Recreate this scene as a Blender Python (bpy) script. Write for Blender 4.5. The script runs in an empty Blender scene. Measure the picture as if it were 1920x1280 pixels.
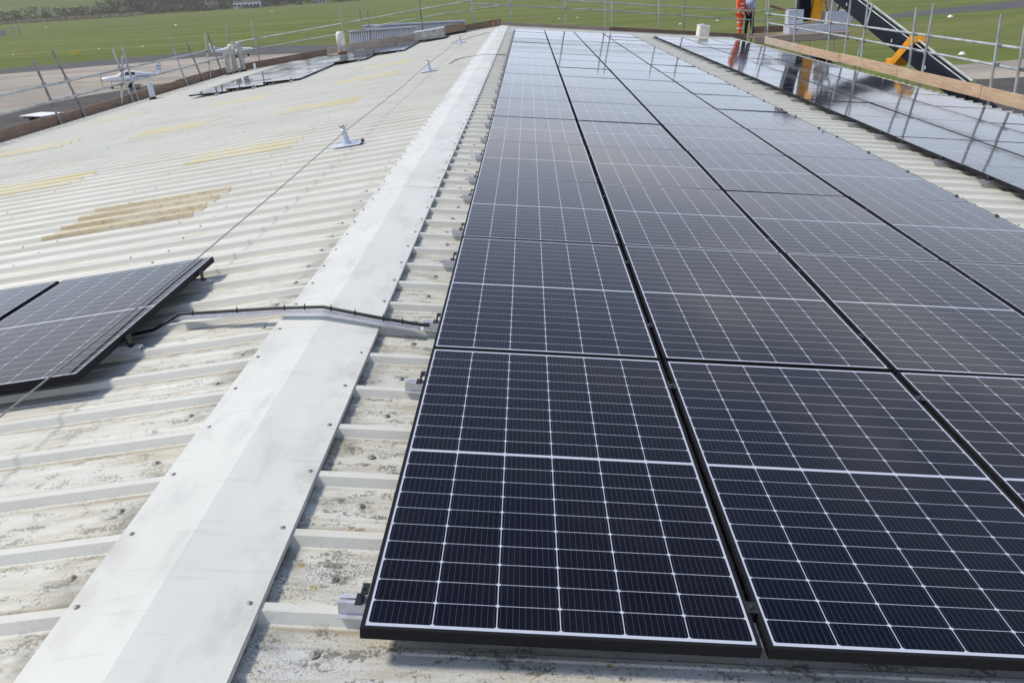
import bpy, bmesh, math, random
from mathutils import Vector, Matrix, Euler
rnd = random.Random(7)
sc = bpy.context.scene
COL = sc.collection
R = math.radians
AL = R(6.0); CA = math.cos(AL); SA = math.sin(AL)
RX, RZ = -0.6046, -0.0119          # ridge line (top of the ridge cap)
ZG = -8.0                          # ground level
Y0, Y1 = -4.0, 33.6                # near / far end of the building
SL, SR = 11.6, 9.35                # slope lengths left / right

# ------------------------------------------------------------------ helpers
def link(o, parent=None):
    COL.objects.link(o)
    if parent is not None: o.parent = parent
    return o
def tag(o, label=None, cat=None, group=None, kind=None):
    if label: o['label'] = label
    if cat: o['category'] = cat
    if group: o['group'] = group
    if kind: o['kind'] = kind
    return o
def empty(name, loc=(0, 0, 0), rot=(0, 0, 0), label=None, cat=None, group=None):
    o = bpy.data.objects.new(name, None); o.empty_display_size = .1
    o.location = loc; o.rotation_euler = rot
    link(o); return tag(o, label, cat, group)
class MB:
    def __init__(s): s.v = []; s.f = []; s.m = []; s.sm = []
    def add(s, vs, fs, mi=0, smooth=False):
        b = len(s.v); s.v += [tuple(v) for v in vs]
        for f in fs: s.f.append([b + i for i in f]); s.m.append(mi); s.sm.append(smooth)
    def box(s, c, d, M=None, mi=0, taper=1.0):
        vs = []
        for z in (-1, 1):
            t = taper if z > 0 else 1
            for x, y in ((-1, -1), (1, -1), (1, 1), (-1, 1)):
                v = Vector((x*d[0]/2*t, y*d[1]/2*t, z*d[2]/2))
                if M is not None: v = M @ v
                vs.append(v + Vector(c))
        s.add(vs, [(3, 2, 1, 0), (4, 5, 6, 7), (0, 1, 5, 4), (1, 2, 6, 5), (2, 3, 7, 6), (3, 0, 4, 7)], mi)
    def tube(s, pts, r, n=8, cap=True, mi=0, smooth=True, flat=1.0):
        pts = [Vector(p) for p in pts]; rings = []
        rs = r if isinstance(r, (list, tuple)) else [r]*len(pts)
        for i, p in enumerate(pts):
            a = pts[max(i-1, 0)]; b = pts[min(i+1, len(pts)-1)]
            d = (b-a).normalized()
            u = d.cross(Vector((0, 0, 1)))
            if u.length < .05: u = d.cross(Vector((0, 1, 0)))
            u.normalize(); w = u.cross(d)
            rings.append([p + (u*math.cos(2*math.pi*k/n) + w*math.sin(2*math.pi*k/n)*flat)*rs[i] for k in range(n)])
        vs = [v for ring in rings for v in ring]; fs = []
        for i in range(len(pts)-1):
            for k in range(n):
                k2 = (k+1) % n; fs.append((i*n+k, i*n+k2, (i+1)*n+k2, (i+1)*n+k))
        s.add(vs, fs, mi, smooth)
        if cap:
            s.add(rings[0], [tuple(range(n))], mi); s.add(rings[-1], [tuple(range(n))[::-1]], mi)
    def lathe(s, c, prof, n=16, mi=0, smooth=True, M=None):
        vs = []; fs = []
        for r_, z in prof:
            for k in range(n):
                v = Vector((r_*math.cos(2*math.pi*k/n), r_*math.sin(2*math.pi*k/n), z))
                if M is not None: v = M @ v
                vs.append(v + Vector(c))
        for i in range(len(prof)-1):
            for k in range(n):
                k2 = (k+1) % n; fs.append((i*n+k, i*n+k2, (i+1)*n+k2, (i+1)*n+k))
        s.add(vs, fs, mi, smooth)
    def mesh(s, name):
        me = bpy.data.meshes.new(name); me.from_pydata(s.v, [], s.f)
        me.polygons.foreach_set('material_index', s.m); me.polygons.foreach_set('use_smooth', s.sm)
        me.update(); return me
    def build(s, name, mats, parent=None, loc=None):
        me = s.mesh(name)
        for m in (mats if isinstance(mats, (list, tuple)) else [mats]): me.materials.append(m)
        o = bpy.data.objects.new(name, me); link(o, parent)
        if loc: o.location = loc
        return o

class NT:
    def __init__(s, mat_name):
        s.mat = bpy.data.materials.new(mat_name); s.mat.use_nodes = True
        s.t = s.mat.node_tree; s.b = s.t.nodes['Principled BSDF']; s._c = {}
    def n(s, ty, **kw):
        nd = s.t.nodes.new(ty)
        for k, v in kw.items(): setattr(nd, k, v)
        return nd
    def set(s, sock, v):
        if v is None: return
        if isinstance(v, bpy.types.NodeSocket): s.t.links.new(v, sock)
        elif isinstance(v, (tuple, list)) and sock.type == 'RGBA' and len(v) == 3: sock.default_value = (*v, 1)
        else: sock.default_value = v
    def m(s, op, a, b=None, c=None, clamp=False):
        nd = s.n('ShaderNodeMath', operation=op, use_clamp=clamp)
        s.set(nd.inputs[0], a); s.set(nd.inputs[1], b); s.set(nd.inputs[2], c); return nd.outputs[0]
    def coord(s, which='Object'):
        if which not in s._c: s._c[which] = s.n('ShaderNodeTexCoord').outputs[which]
        return s._c[which]
    def sep(s, v=None):
        nd = s.n('ShaderNodeSeparateXYZ'); s.set(nd.inputs[0], v or s.coord()); return nd.outputs
    def scale(s, sc3, v=None, off=(0, 0, 0)):
        nd = s.n('ShaderNodeMapping'); s.set(nd.inputs[0], v or s.coord())
        nd.inputs['Scale'].default_value = sc3; nd.inputs['Location'].default_value = off; return nd.outputs[0]
    def noise(s, sc_, v=None, det=4, rough=.55, out=0, dist=0):
        nd = s.n('ShaderNodeTexNoise'); s.set(nd.inputs['Vector'], v or s.coord())
        nd.inputs['Scale'].default_value = sc_; nd.inputs['Detail'].default_value = det
        nd.inputs['Roughness'].default_value = rough; nd.inputs['Distortion'].default_value = dist; return nd.outputs[out]
    def voro(s, sc_, v=None, out='Distance'):
        nd = s.n('ShaderNodeTexVoronoi'); s.set(nd.inputs['Vector'], v or s.coord()); nd.inputs['Scale'].default_value = sc_
        return nd.outputs[out]
    def ramp(s, x, lo, hi, a=0.0, b=1.0):
        nd = s.n('ShaderNodeMapRange'); nd.interpolation_type = 'SMOOTHSTEP'
        s.set(nd.inputs[0], x); nd.inputs[1].default_value = lo; nd.inputs[2].default_value = hi
        nd.inputs[3].default_value = a; nd.inputs[4].default_value = b; return nd.outputs[0]
    def mix(s, f, a, b):
        nd = s.n('ShaderNodeMix', data_type='RGBA'); s.set(nd.inputs[0], f)
        s.set(nd.inputs[6], a); s.set(nd.inputs[7], b); return nd.outputs[2]
    def bump(s, h, st=.3, d=.01):
        nd = s.n('ShaderNodeBump'); nd.inputs['Strength'].default_value = st; nd.inputs['Distance'].default_value = d
        s.set(nd.inputs['Height'], h); s.t.links.new(nd.outputs[0], s.b.inputs['Normal'])
    def out(s, col=None, rough=None, metal=None, spec=None):
        s.set(s.b.inputs['Base Color'], col); s.set(s.b.inputs['Roughness'], rough); s.set(s.b.inputs['Metallic'], metal)
        s.set(s.b.inputs['Specular IOR Level'], spec); return s.mat
def simple(name, col, rough=.6, metal=0., var=.15, sc_=8., spec=None, bump=0.):
    t = NT(name); n = t.noise(sc_, det=5)
    c2 = tuple(min(1, c*(1-var)) for c in col); c1 = tuple(min(1, c*(1+var)) for c in col)
    t.out(t.mix(t.ramp(n, .3, .7), c2, c1), t.ramp(n, .2, .8, max(.03, rough-.06), min(1, rough+.08)), metal, spec)
    if bump: t.bump(n, bump, .01)
    return t.mat

# ------------------------------------------------------------------ materials
PITCH = 0.335
def roof_material(name, base, yellow=0.0):
    t = NT(name); x, y, z = t.sep()
    streak = t.noise(1.0, t.scale((.7, 7, 1)), 6, .6)
    streak2 = t.noise(1.0, t.scale((1.6, 38, 1), off=(3, 1, 0)), 4, .6)
    big = t.noise(.55, None, 3, .5)
    col = t.mix(t.ramp(big, .3, .7), base, tuple(c*k for c, k in zip(base, (.93, .94, .95))))
    col = t.mix(t.m('MULTIPLY', t.ramp(streak, .46, .72), .5), col, (.50, .46, .37))
    # grime in the pan beside each rib
    ph = t.m('FRACT', t.m('DIVIDE', t.m('SUBTRACT', y, .15 - PITCH/2), PITCH))     # .5 = crest
    near = t.m('ABSOLUTE', t.m('SUBTRACT', ph, .5))
    footf = t.m('MULTIPLY', t.ramp(near, .11, .16), t.ramp(near, .24, .16))
    patchy = t.noise(2.2, t.scale((.6, 3, 1), off=(9, 2, 1)), 4, .6)
    col = t.mix(t.m('MULTIPLY', t.m('MULTIPLY', footf, t.ramp(patchy, .36, .58)), .9), col, (.33, .28, .18))
    # thin drip lines along the slope in the pans
    pans = t.ramp(near, .15, .2)
    line = t.m('MULTIPLY', t.ramp(streak2, .58, .70), t.ramp(t.noise(1.3, t.scale((1, 2, 1), off=(4, 4, 0)), 3), .40, .60))
    col = t.mix(t.m('MULTIPLY', t.m('MULTIPLY', line, pans), .8), col, (.33, .30, .24))
    # black lichen specks, thicker near the ridge and in the near corner
    sp = t.noise(170, None, 3, .65); sp2 = t.noise(34, None, 6, .75); area = t.noise(1.7, t.scale((1, 1.6, 1), off=(2, 7, 0)), 4, .65)
    rd = t.m('ABSOLUTE', t.m('SUBTRACT', x, RX))
    nearridge = t.m('MULTIPLY', t.ramp(rd, .85, .3), t.ramp(y, 7, 1.0))
    corner = t.m('MULTIPLY', t.ramp(y, 1.3, -.1), t.ramp(x, -.5, -.3))
    dens = t.m('ADD', t.m('ADD', t.m('MULTIPLY', t.ramp(area, .45, .7), t.ramp(y, 14, 1, .25, 1)), t.m('MULTIPLY', nearridge, .55)), t.m('MULTIPLY', corner, .35))
    th = t.m('SUBTRACT', .70, t.m('MULTIPLY', dens, .14))
    speck = t.m('MULTIPLY', t.m('SUBTRACT', sp, th), 12, clamp=True)
    speck = t.m('MULTIPLY', speck, pans)
    col = t.mix(t.m('MULTIPLY', speck, .8), col, (.11, .105, .085))
    sp3 = t.m('MULTIPLY', t.m('SUBTRACT', sp2, t.m('SUBTRACT', .80, t.m('MULTIPLY', dens, .15))), 8, clamp=True)
    col = t.mix(t.m('MULTIPLY', sp3, .7), col, (.13, .12, .10))
    # granular grey lichen crust in the near corner
    crust = t.m('MULTIPLY', t.m('MULTIPLY', t.ramp(y, .45, -.1), t.ramp(x, -.45, -.3)), t.ramp(t.noise(3.5, t.scale((.7, 2.2, 1)), 4, .6), .43, .58))
    grain = t.ramp(t.voro(130), .1, .5)
    col = t.mix(t.m('MULTIPLY', crust, t.ramp(t.noise(140, None, 2), .42, .55)), col, t.mix(grain, (.20, .20, .19), (.55, .56, .57)))
    # damp stain against the ridge flashing
    damp = t.m('MULTIPLY', t.m('MULTIPLY', t.ramp(rd, .46, .27), t.ramp(t.noise(5.5, t.scale((1, 1.4, 1)), 4, .6), .42, .62)), t.ramp(y, 9, 2))
    damp = t.m('MULTIPLY', damp, t.ramp(near, .1, .17, .15, 1))
    col = t.mix(t.m('MULTIPLY', damp, .75), col, (.15, .14, .11))
    och = t.noise(1., t.scale((2.4, 9, 1), off=(7, 3, 2)), 5, .65)
    col = t.mix(t.m('MULTIPLY', t.m('MULTIPLY', t.ramp(och, .50, .68), pans), t.ramp(y, 12, 1.5, .08, .5)), col, (.46, .41, .27))
    pm = t.m('ABSOLUTE', t.m('SUBTRACT', near, .5))                    # 0 in the middle of a pan
    sx = t.m('ABSOLUTE', t.m('SUBTRACT', rd, t.m('ADD', .385, t.m('MULTIPLY', t.m('GREATER_THAN', x, RX), .085))))
    ell = t.m('SQRT', t.m('ADD', t.m('POWER', t.m('DIVIDE', sx, .075), 2), t.m('POWER', t.m('DIVIDE', pm, .075), 2)))
    smn = t.noise(38, None, 5, .7)
    col = t.mix(t.m('MULTIPLY', t.m('MULTIPLY', t.ramp(ell, 1.0, .2), t.ramp(smn, .42, .58)), .8), col, (.12, .11, .085))
    # orange lichen spots
    og = t.m('MULTIPLY', t.ramp(t.noise(13, t.scale((1, 1.3, 1), off=(5.2, 1.1, .3)), 4, .6), .645, .69), t.m('MULTIPLY', t.ramp(y, 1.0, .4), t.ramp(x, -.5, -.3)))
    col = t.mix(t.m('MULTIPLY', og, .85), col, (.36, .22, .03))
    gx = t.m('MULTIPLY', t.m('MAXIMUM', t.ramp(x, -.45, -.28), t.m('MULTIPLY', t.ramp(rd, 1.9, .5), .8)), t.ramp(y, 6.0, .5))
    g1 = t.noise(1.0, t.scale((3.2, 26, 1), off=(1, 8, 2)), 6, .7); g2 = t.m('MULTIPLY', t.m('ADD', t.noise(75, None, 4, .75), t.noise(9, t.scale((1, 2, 1)), 4, .6)), .5)
    col = t.mix(t.m('MULTIPLY', t.m('MULTIPLY', gx, pans), t.m('MULTIPLY', t.ramp(g1, .44, .66), .6)), col, (.40, .36, .26))
    col = t.mix(t.m('MULTIPLY', t.m('MULTIPLY', gx, t.ramp(near, .08, .16, .1, 1)), t.m('MULTIPLY', t.ramp(g2, .525, .585), .85)), col, (.15, .14, .11))
    t.out(col, t.ramp(streak, .2, .8, .38, .62), 0, .4)
    t.bump(t.noise(3, t.scale((.5, 2, 1)), 3), .12, .02)
    return t.mat
M_ROOF = roof_material('weathered_roof_paint', (.66, .645, .572))
def rooflight_material():
    t = NT('yellowed_rooflight'); x, y, z = t.sep()
    n = t.noise(1.0, t.scale((1.2, 9, 1)), 5, .6); b = t.noise(.35, None, 1)
    col = t.mix(t.ramp(n, .35, .7), (.60, .53, .36), (.45, .37, .22))
    ph = t.m('FRACT', t.m('DIVIDE', t.m('SUBTRACT', y, .15 - PITCH/2), PITCH)); near = t.m('ABSOLUTE', t.m('SUBTRACT', ph, .5))
    foot = t.m('MULTIPLY', t.ramp(near, .08, .14), t.ramp(near, .3, .16))
    col = t.mix(t.m('MULTIPLY', foot, t.ramp(n, .25, .6, .25, .8)), col, (.30, .21, .10))
    col = t.mix(t.m('MULTIPLY', t.ramp(t.noise(9, t.scale((1, 3, 1)), 4, .7), .55, .75), .5), col, (.30, .25, .17))
    wash = t.noise(1., t.scale((1.5, 5, 1), off=(3, 3, 3)), 5, .7)
    col = t.mix(t.m('MULTIPLY', t.ramp(wash, .48, .66), .6), col, (.60, .58, .50)); col = t.mix(t.m('MULTIPLY', t.ramp(t.noise(14, t.scale((1, 2, 1), off=(6, 0, 0)), 5, .75), .5, .68), .6), col, (.22, .17, .11))
    t.out(col, .5, 0, .35); return t.mat
M_RLIGHT = rooflight_material()
def rooflight_pale():
    t = NT('pale_yellow_rooflight'); n = t.noise(1.0, t.scale((1.0, 8, 1)), 5, .6)
    x, y, z = t.sep(); ph = t.m('FRACT', t.m('DIVIDE', t.m('SUBTRACT', y, .15 - PITCH/2), PITCH)); near = t.m('ABSOLUTE', t.m('SUBTRACT', ph, .5))
    col = t.mix(t.ramp(n, .35, .7), (.70, .67, .50), (.68, .60, .36))
    col = t.mix(t.m('MULTIPLY', t.m('MULTIPLY', t.ramp(near, .07, .13), t.ramp(near, .3, .16)), .6), col, (.42, .32, .17))
    wash = t.noise(1., t.scale((1.5, 5, 1), off=(3, 3, 3)), 5, .7); col = t.mix(t.m('MULTIPLY', t.ramp(wash, .5, .66), .55), col, (.64, .62, .55))
    t.out(col, .5, 0, .35); return t.mat
M_RLPALE = rooflight_pale()
def cap_material():
    t = NT('ridge_cap_paint'); big = t.noise(1.2, None, 4, .6); fine = t.noise(60, None, 3, .6)
    col = t.mix(t.ramp(big, .35, .7), (.68, .675, .615), (.62, .618, .565))
    st = t.noise(2.5, t.scale((2.5, .8, 1), off=(1, 3, 0)), 5, .65)
    col = t.mix(t.m('MULTIPLY', t.ramp(st, .50, .72), .5), col, (.46, .455, .43))
    x, y, z = t.sep()
    sp = t.m('MULTIPLY', t.m('SUBTRACT', t.noise(95, None, 2), t.m('SUBTRACT', .77, t.m('MULTIPLY', t.m('MULTIPLY', t.ramp(t.noise(2.6, t.scale((1, 1, 1), off=(7, 7, 7))), .5, .7), .09), t.ramp(y, 5, 0)))), 20, clamp=True)
    col = t.mix(t.m('MULTIPLY', sp, .6), col, (.22, .21, .18))
    ed = t.m('ABSOLUTE', t.m('SUBTRACT', x, RX)); grub = t.noise(6, t.scale((1, .7, 1)), 5, .65)
    col = t.mix(t.m('MULTIPLY', t.m('MULTIPLY', t.ramp(ed, .12, .27), t.ramp(grub, .45, .7)), .5), col, (.38, .36, .31))
    run = t.noise(1., t.scale((2.2, 30, 1), off=(0, 5, 0)), 4, .6)
    col = t.mix(t.m('MULTIPLY', t.ramp(run, .56, .72), .3), col, (.42, .41, .37))
    sc2 = t.noise(1., t.scale((14, 3, 1), off=(2, 5, 0)), 5, .7)
    col = t.mix(t.m('MULTIPLY', t.ramp(sc2, .62, .74), .35), col, (.78, .78, .76))
    t.out(col, t.ramp(big, .3, .7, .33, .48), 0, .4); t.bump(t.noise(3.5, None, 3), .16, .02); return t.mat
M_CAP = cap_material()

PW, PL, FR, TH = 1.038, 1.755, .011, .035
def cell_material():
    t = NT('solar_cells_under_glass'); x, y, z = t.sep()
    mx = .0165; my = .0225; mid = .013
    cw = (PW-2*mx)/6; ch = (PL/2-my-mid/2)/10
    ux = t.m('DIVIDE', t.m('SUBTRACT', x, mx), cw)
    yy = t.m('ABSOLUTE', t.m('SUBTRACT', y, PL/2))            # mirrored about the middle bar
    uy = t.m('DIVIDE', t.m('SUBTRACT', yy, mid/2), ch)
    fx = t.m('FRACT', ux); fy = t.m('FRACT', uy)
    dx = t.m('MULTIPLY', t.m('SUBTRACT', .5, t.m('ABSOLUTE', t.m('SUBTRACT', fx, .5))), cw)   # metres to cell edge
    dy = t.m('MULTIPLY', t.m('SUBTRACT', .5, t.m('ABSOLUTE', t.m('SUBTRACT', fy, .5))), ch)
    inside = t.m('MULTIPLY', t.m('GREATER_THAN', dx, .00125), t.m('GREATER_THAN', dy, .0009))
    inside = t.m('MULTIPLY', inside, t.m('GREATER_THAN', t.m('ADD', dx, dy), .0078))
    lim = t.m('MULTIPLY', t.m('MULTIPLY', t.m('GREATER_THAN', ux, 0), t.m('LESS_THAN', ux, 6)), t.m('MULTIPLY', t.m('GREATER_THAN', uy, 0), t.m('LESS_THAN', uy, 10)))
    inside = t.m('MULTIPLY', inside, lim)
    bus = t.m('ABSOLUTE', t.m('SUBTRACT', t.m('FRACT', t.m('MULTIPLY', fx, 10)), .5))
    busl = t.m('MULTIPLY', t.m('LESS_THAN', bus, .038), .15)
    cid = t.n('ShaderNodeCombineXYZ'); t.set(cid.inputs[0], t.m('FLOOR', ux)); t.set(cid.inputs[1], t.m('FLOOR', t.m('DIVIDE', t.m('SUBTRACT', y, my), ch)))
    oi = t.n('ShaderNodeObjectInfo'); t.set(cid.inputs[2], t.m('MULTIPLY', oi.outputs['Random'], 91))
    wn = t.n('ShaderNodeTexWhiteNoise'); t.t.links.new(cid.outputs[0], wn.inputs[0])
    var = wn.outputs[0]
    cell = t.mix(var, (.0008, .0013, .006), (.0020, .0022, .0085))
    pt = t.m('FRACT', t.m('MULTIPLY', oi.outputs['Random'], 37.7))
    cell = t.mix(t.m('MULTIPLY', pt, .5), cell, (.006, .0032, .004))
    cell = t.mix(busl, cell, (.30, .33, .40))
    col = t.mix(inside, (.50, .53, .61), cell)
    dust = t.noise(3, None, 5, .6)
    col = t.mix(t.m('MULTIPLY', t.ramp(dust, .4, .8), .008), col, (.6, .58, .52))
    t.out(col, t.ramp(dust, .3, .8, .05, .09), 0, .5)
    t.b.inputs['IOR'].default_value = 1.33
    return t.mat
M_CELL = cell_material()
M_FRAME = simple('black_anodised_frame', (.010, .010, .012), .62, .0, .2, 20, .18)
M_UNDER = simple('panel_backsheet', (.03, .03, .035), .7)
M_ALU = simple('mill_aluminium', (.66, .66, .69), .42, .55, .08, 30)
M_CLAMP = simple('black_clamp', (.014, .014, .016), .45, .0, .2, 30)
M_GALV = simple('galvanised_tube', (.43, .46, .45), .5, .4, .25, 3)
M_GALVD = simple('dull_galvanised_tube', (.27, .27, .255), .55, .45, .35, 3)
M_POST = simple('grey_powder_coat', (.56, .60, .68), .4, .15, .06, 10)
M_BLACK = simple('black_plastic', (.012, .012, .013), .5, 0, .3, 20)
M_SCREW = simple('screw_washer_grey', (.27, .26, .24), .55, .3, .3, 60)
M_WIRE = simple('steel_wire_rope', (.30, .29, .27), .5, .5, .2, 60)
def wood(name, a, b, rough=.75, ax=(1, 1, 14)):
    t = NT(name); n = t.noise(2.0, t.scale(ax), 6, .65); n2 = t.noise(1.3, None, 3)
    c = t.mix(t.ramp(n, .3, .7), a, b); c = t.mix(t.m('MULTIPLY', t.ramp(n2, .45, .75), .35), c, tuple(k*.55 for k in a))
    x, y, z = t.sep(); kn = t.ramp(t.noise(11, None, 2), .68, .74)
    c = t.mix(t.m('MULTIPLY', kn, .5), c, tuple(k*.4 for k in a))
    t.out(c, rough, 0, .3); t.bump(n, .2, .01); return t.mat
M_PLY = wood('new_pine_board', (.44, .30, .19), (.58, .43, .30))
M_OLDW = wood('weathered_brown_board', (.19, .13, .095), (.33, .235, .17))
M_PALEW = wood('pale_pink_board', (.42, .32, .25), (.55, .45, .37))
M_WALL = simple('cladding_wall', (.42, .43, .42), .5)
M_WHITE = simple('white_gloss_paint', (.78, .79, .80), .3, 0, .04, 3)
M_WGLASS = simple('dark_tinted_glass', (.03, .04, .05), .08, 0, .1, 3)
M_BLUE = simple('blue_paint', (.10, .19, .42), .3, 0, .1, 3)
M_RUBBER = simple('tyre_rubber', (.015, .015, .016), .8)
M_YELLOW = simple('yellow_machine_paint', (.78, .33, .012), .38, 0, .12, 4)
M_BOOM = simple('navy_black_boom_paint', (.007, .009, .018), .65, 0, .35, 4, .2)
M_RUST = simple('rusty_collar', (.22, .085, .04), .8, 0, .35, 14)
M_VENT = simple('stained_vent_pipe', (.40, .40, .37), .55, .1, .28, 6)
M_CREAM = simple('cream_plastic', (.68, .66, .58), .5)

# ------------------------------------------------------------------ geometry on the slopes
MR = Matrix.Rotation(AL, 4, 'Y'); ML = Matrix.Rotation(-AL, 4, 'Y')
def PR(s, y, h=0.): return Vector((RX + s*CA + h*SA, y, RZ - s*SA + h*CA))   # right slope
def PLt(s, y, h=0.): return Vector((RX - s*CA - h*SA, y, RZ - s*SA + h*CA))  # left slope
CREST, PAN = -.006, -.034
def rib_profile(ya, yb):
    """list of (y, h) of the trapezoidal sheet between ya and yb"""
    out = []; k0 = math.floor((ya-.15)/PITCH)-1; k1 = math.ceil((yb-.15)/PITCH)+1
    for k in range(k0, k1+1):
        c = .15 + k*PITCH
        for dy, h in ((-.036, PAN), (-.017, CREST), (.017, CREST), (.036, PAN), (.100, PAN), (.106, PAN+.004), (.120, PAN+.004), (.126, PAN), (.209, PAN), (.215, PAN+.004), (.229, PAN+.004), (.235, PAN)):
            out.append((c+dy, h))
    res = [p for p in out if ya <= p[0] <= yb]
    return res
def sheet(P, s0, s1, ya, yb, dh=0., nseg=1, thick=True):
    mb = MB(); prof = rib_profile(ya, yb); n = len(prof); vs = []
    for i in range(nseg+1):
        s = s0 + (s1-s0)*i/nseg
        vs += [P(s, y, h+dh) for y, h in prof]
    fs = []
    for i in range(nseg):
        for j in range(n-1):
            a = i*n+j; f = (a, a+1, a+n+1, a+n); fs.append(f if P is PR else f[::-1])
    mb.add(vs, [f[::-1] for f in fs])
    return mb
# ------------------------------------------------------------------ the building
bld = empty('industrial_building', (0, 0, 0), label='low industrial building with a pale ribbed metal roof and white ridge cap, filling the foreground', cat='building')
def two_sheets(P, cuts):
    for i in range(len(cuts)-1):
        # each run of sheets laps 4 mm over the next one down the slope
        sheet(P, cuts[i], cuts[i+1]+.08, Y0, Y1, -.0005 if i % 2 == 0 else -.0045).build('roof_sheet', M_ROOF, bld)
two_sheets(PLt, [.03, 6.9, 11.52]); two_sheets(PR, [.03, 9.27])
for (a, b, k0, nk, pale) in ((2.0, 3.45, 16, 3, 0), (2.02, 3.45, 26, 2, 1), (2.02, 3.45, 39, 2, 1), (2.02, 3.5, 53, 2, 1), (2.1, 3.5, 63, 2, 1),
                        (5.0, 6.4, 26, 2, 1), (5.0, 6.4, 40, 2, 1), (5.0, 6.4, 52, 2, 1), (8.1, 9.7, 42, 2, 1), (8.7, 10.0, 56, 1, 1), (5.0, 6.4, 14, 3, 1)):
    c, d = .15+PITCH*k0-.04, .15+PITCH*(k0+nk)+.04
    o = sheet(PLt, a, b, c, d, .0035).build('rooflight', M_RLPALE if pale else M_RLIGHT, bld)
    if pale: o['label'] = 'pale yellow rooflight'
    else: o['label'] = 'brown stained yellow rooflight'
wl = MB()
xl = PLt(SL-.15, 0).x; xr = PR(SR-.12, 0).x; zl = PLt(SL-.15, 0).z-.12; zr = PR(SR-.12, 0).z-.12
wl.add([(xl, Y0+.1, ZG), (xl, Y1-.1, ZG), (xl, Y1-.1, zl), (xl, Y0+.1, zl)], [(0, 1, 2, 3)])
wl.add([(xr, Y0+.1, ZG), (xr, Y1-.1, ZG), (xr, Y1-.1, zr), (xr, Y0+.1, zr)], [(3, 2, 1, 0)])
for yy in (Y0+.1, Y1-.1):
    wl.add([(xl, yy, ZG), (xr, yy, ZG), (xr, yy, zr), (RX, yy, RZ-.12), (xl, yy, zl)], [(0, 1, 2, 3, 4)])
wl.build('wall', M_WALL, bld)
for yy, d in ((Y0-.01, 1), (Y1+.01, -1)):
    for P, S in ((PLt, SL), (PR, SR)):
        vg = MB(); a, b = P(.02, yy, .004), P(S, yy, .004)
        w = Vector((0, .16*d, 0)); dn = Vector((0, 0, -.2))
        vg.add([a, b, b+w, a+w], [(0, 1, 2, 3)]); vg.add([a, b, b+dn, a+dn], [(3, 2, 1, 0)]); vg.build('verge_flashing', M_CAP, bld)
gt = MB()
for P, S, sg in ((PLt, SL, -1), (PR, SR, 1)):
    a = P(S-.09, Y0, -.07); 
    prof = [(0, .0), (0, -.11), (.13*sg, -.11), (.13*sg, .01), (.15*sg, .01)]
    vs = [Vector((a.x+px, yy, a.z+pz)) for yy in (Y0, Y1) for px, pz in prof]
    gt.add(vs, [(i, i+1, i+6, i+5) for i in range(4)])
gt.build('gutter', M_VENT, bld)
# ridge cap in overlapping lengths
seams = [-4.0, -.9, 2.15, 5.15, 8.2, 11.2, 14.0, 16.6, 19.1, 22.1, 25.1, 28.1, 31.0, 33.75]
for i in range(len(seams)-1):
    a, b = seams[i], seams[i+1]+(.12 if i < len(seams)-2 else 0)
    j = rnd.uniform(-.001, .001) + (.010 if i == 1 else 0); up = .0 + (.0012 if i % 2 else 0.)
    wL, wR = .25+j, .285+j
    mb = MB(); vs = []
    ny = 6
    for k in range(ny+1):
        y = a+(b-a)*k/ny; wob = rnd.uniform(-.0012, .0012)
        vs += [PLt(wL, y, up-.024), PLt(wL, y, up+wob), PLt(.002, y, up+.001), PR(.028, y, up+.0012), PR(wR, y, up-wob), PR(wR, y, up-.024)]
    fs = []
    for k in range(ny):
        for q in range(5): fs.append((k*6+q, (k*6+q)+6, (k*6+q)+7, k*6+q+1))
    mb.add(vs, [f[::-1] for f in fs]); 
    mb.build('ridge_cap', M_CAP, bld)
# roof screws: hex head on a domed washer
def screw_mesh():
    mb = MB(); mb.lathe((0, 0, 0), [(.0105, -.001), (.0105, .0015), (.008, .0035), (.0045, .004), (.0045, .009), (.0001, .0095)], 8)
    me = mb.mesh('roof_screw'); me.materials.append(M_SCREW); return me
SM = screw_mesh()
scr = []
for k in range(-3, 99):
    c = .15 + k*PITCH
    if c > Y1-.2: break
    j = lambda a: rnd.uniform(-a, a)
    scr += [(PLt(.225+j(.008), c+j(.01), .002), -1, .8), (PR(.26+j(.008), c+j(.01), .002), 1, .8)]
    for s in (.37, 1.75, 3.2, 4.7, 6.2, 7.8, 9.4, 11.0):
        scr.append((PLt(s+j(.02), c+PITCH*.5+j(.035), PAN+.001), -1, 1.25 if s < 1 else 1))
        if k % 3 == 0 and s > 1: scr.append((PLt(s*.93+.4+j(.1), c+j(.008), CREST), -1, .9))
    for s in (.47, 4.82, 5.1, 9.1): scr.append((PR(s+j(.02), c+PITCH*.5+j(.035), PAN+.001), 1, 1.3 if s < 1 else 1))
CAMLOC = Vector((.5062, -1.6066, 1.4885))
vis = lambda p: p.y > -.35
scr.sort(key=lambda q: (q[0]-CAMLOC).length if vis(q[0]) else 1e3)
rest = MB()
for i, (p, side, k) in enumerate(scr):
    if i < 99:
        o = bpy.data.objects.new('roof_screw', SM); link(o, bld); o.location = p; o.scale = (k*1.15, k*1.15, k*.6)
        o.rotation_euler = (rnd.uniform(-.06, .06), AL*side, rnd.uniform(0, 6))
    else:
        M = (MR if side > 0 else ML).to_3x3()
        rest.lathe(p, [(.0125*k, -.001), (.011*k, .002), (.006*k, .004), (.005*k, .009), (.0001, .0095)], 6, M=M)
tag(rest.build('roof_screws', M_SCREW, bld), kind='stuff')

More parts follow.
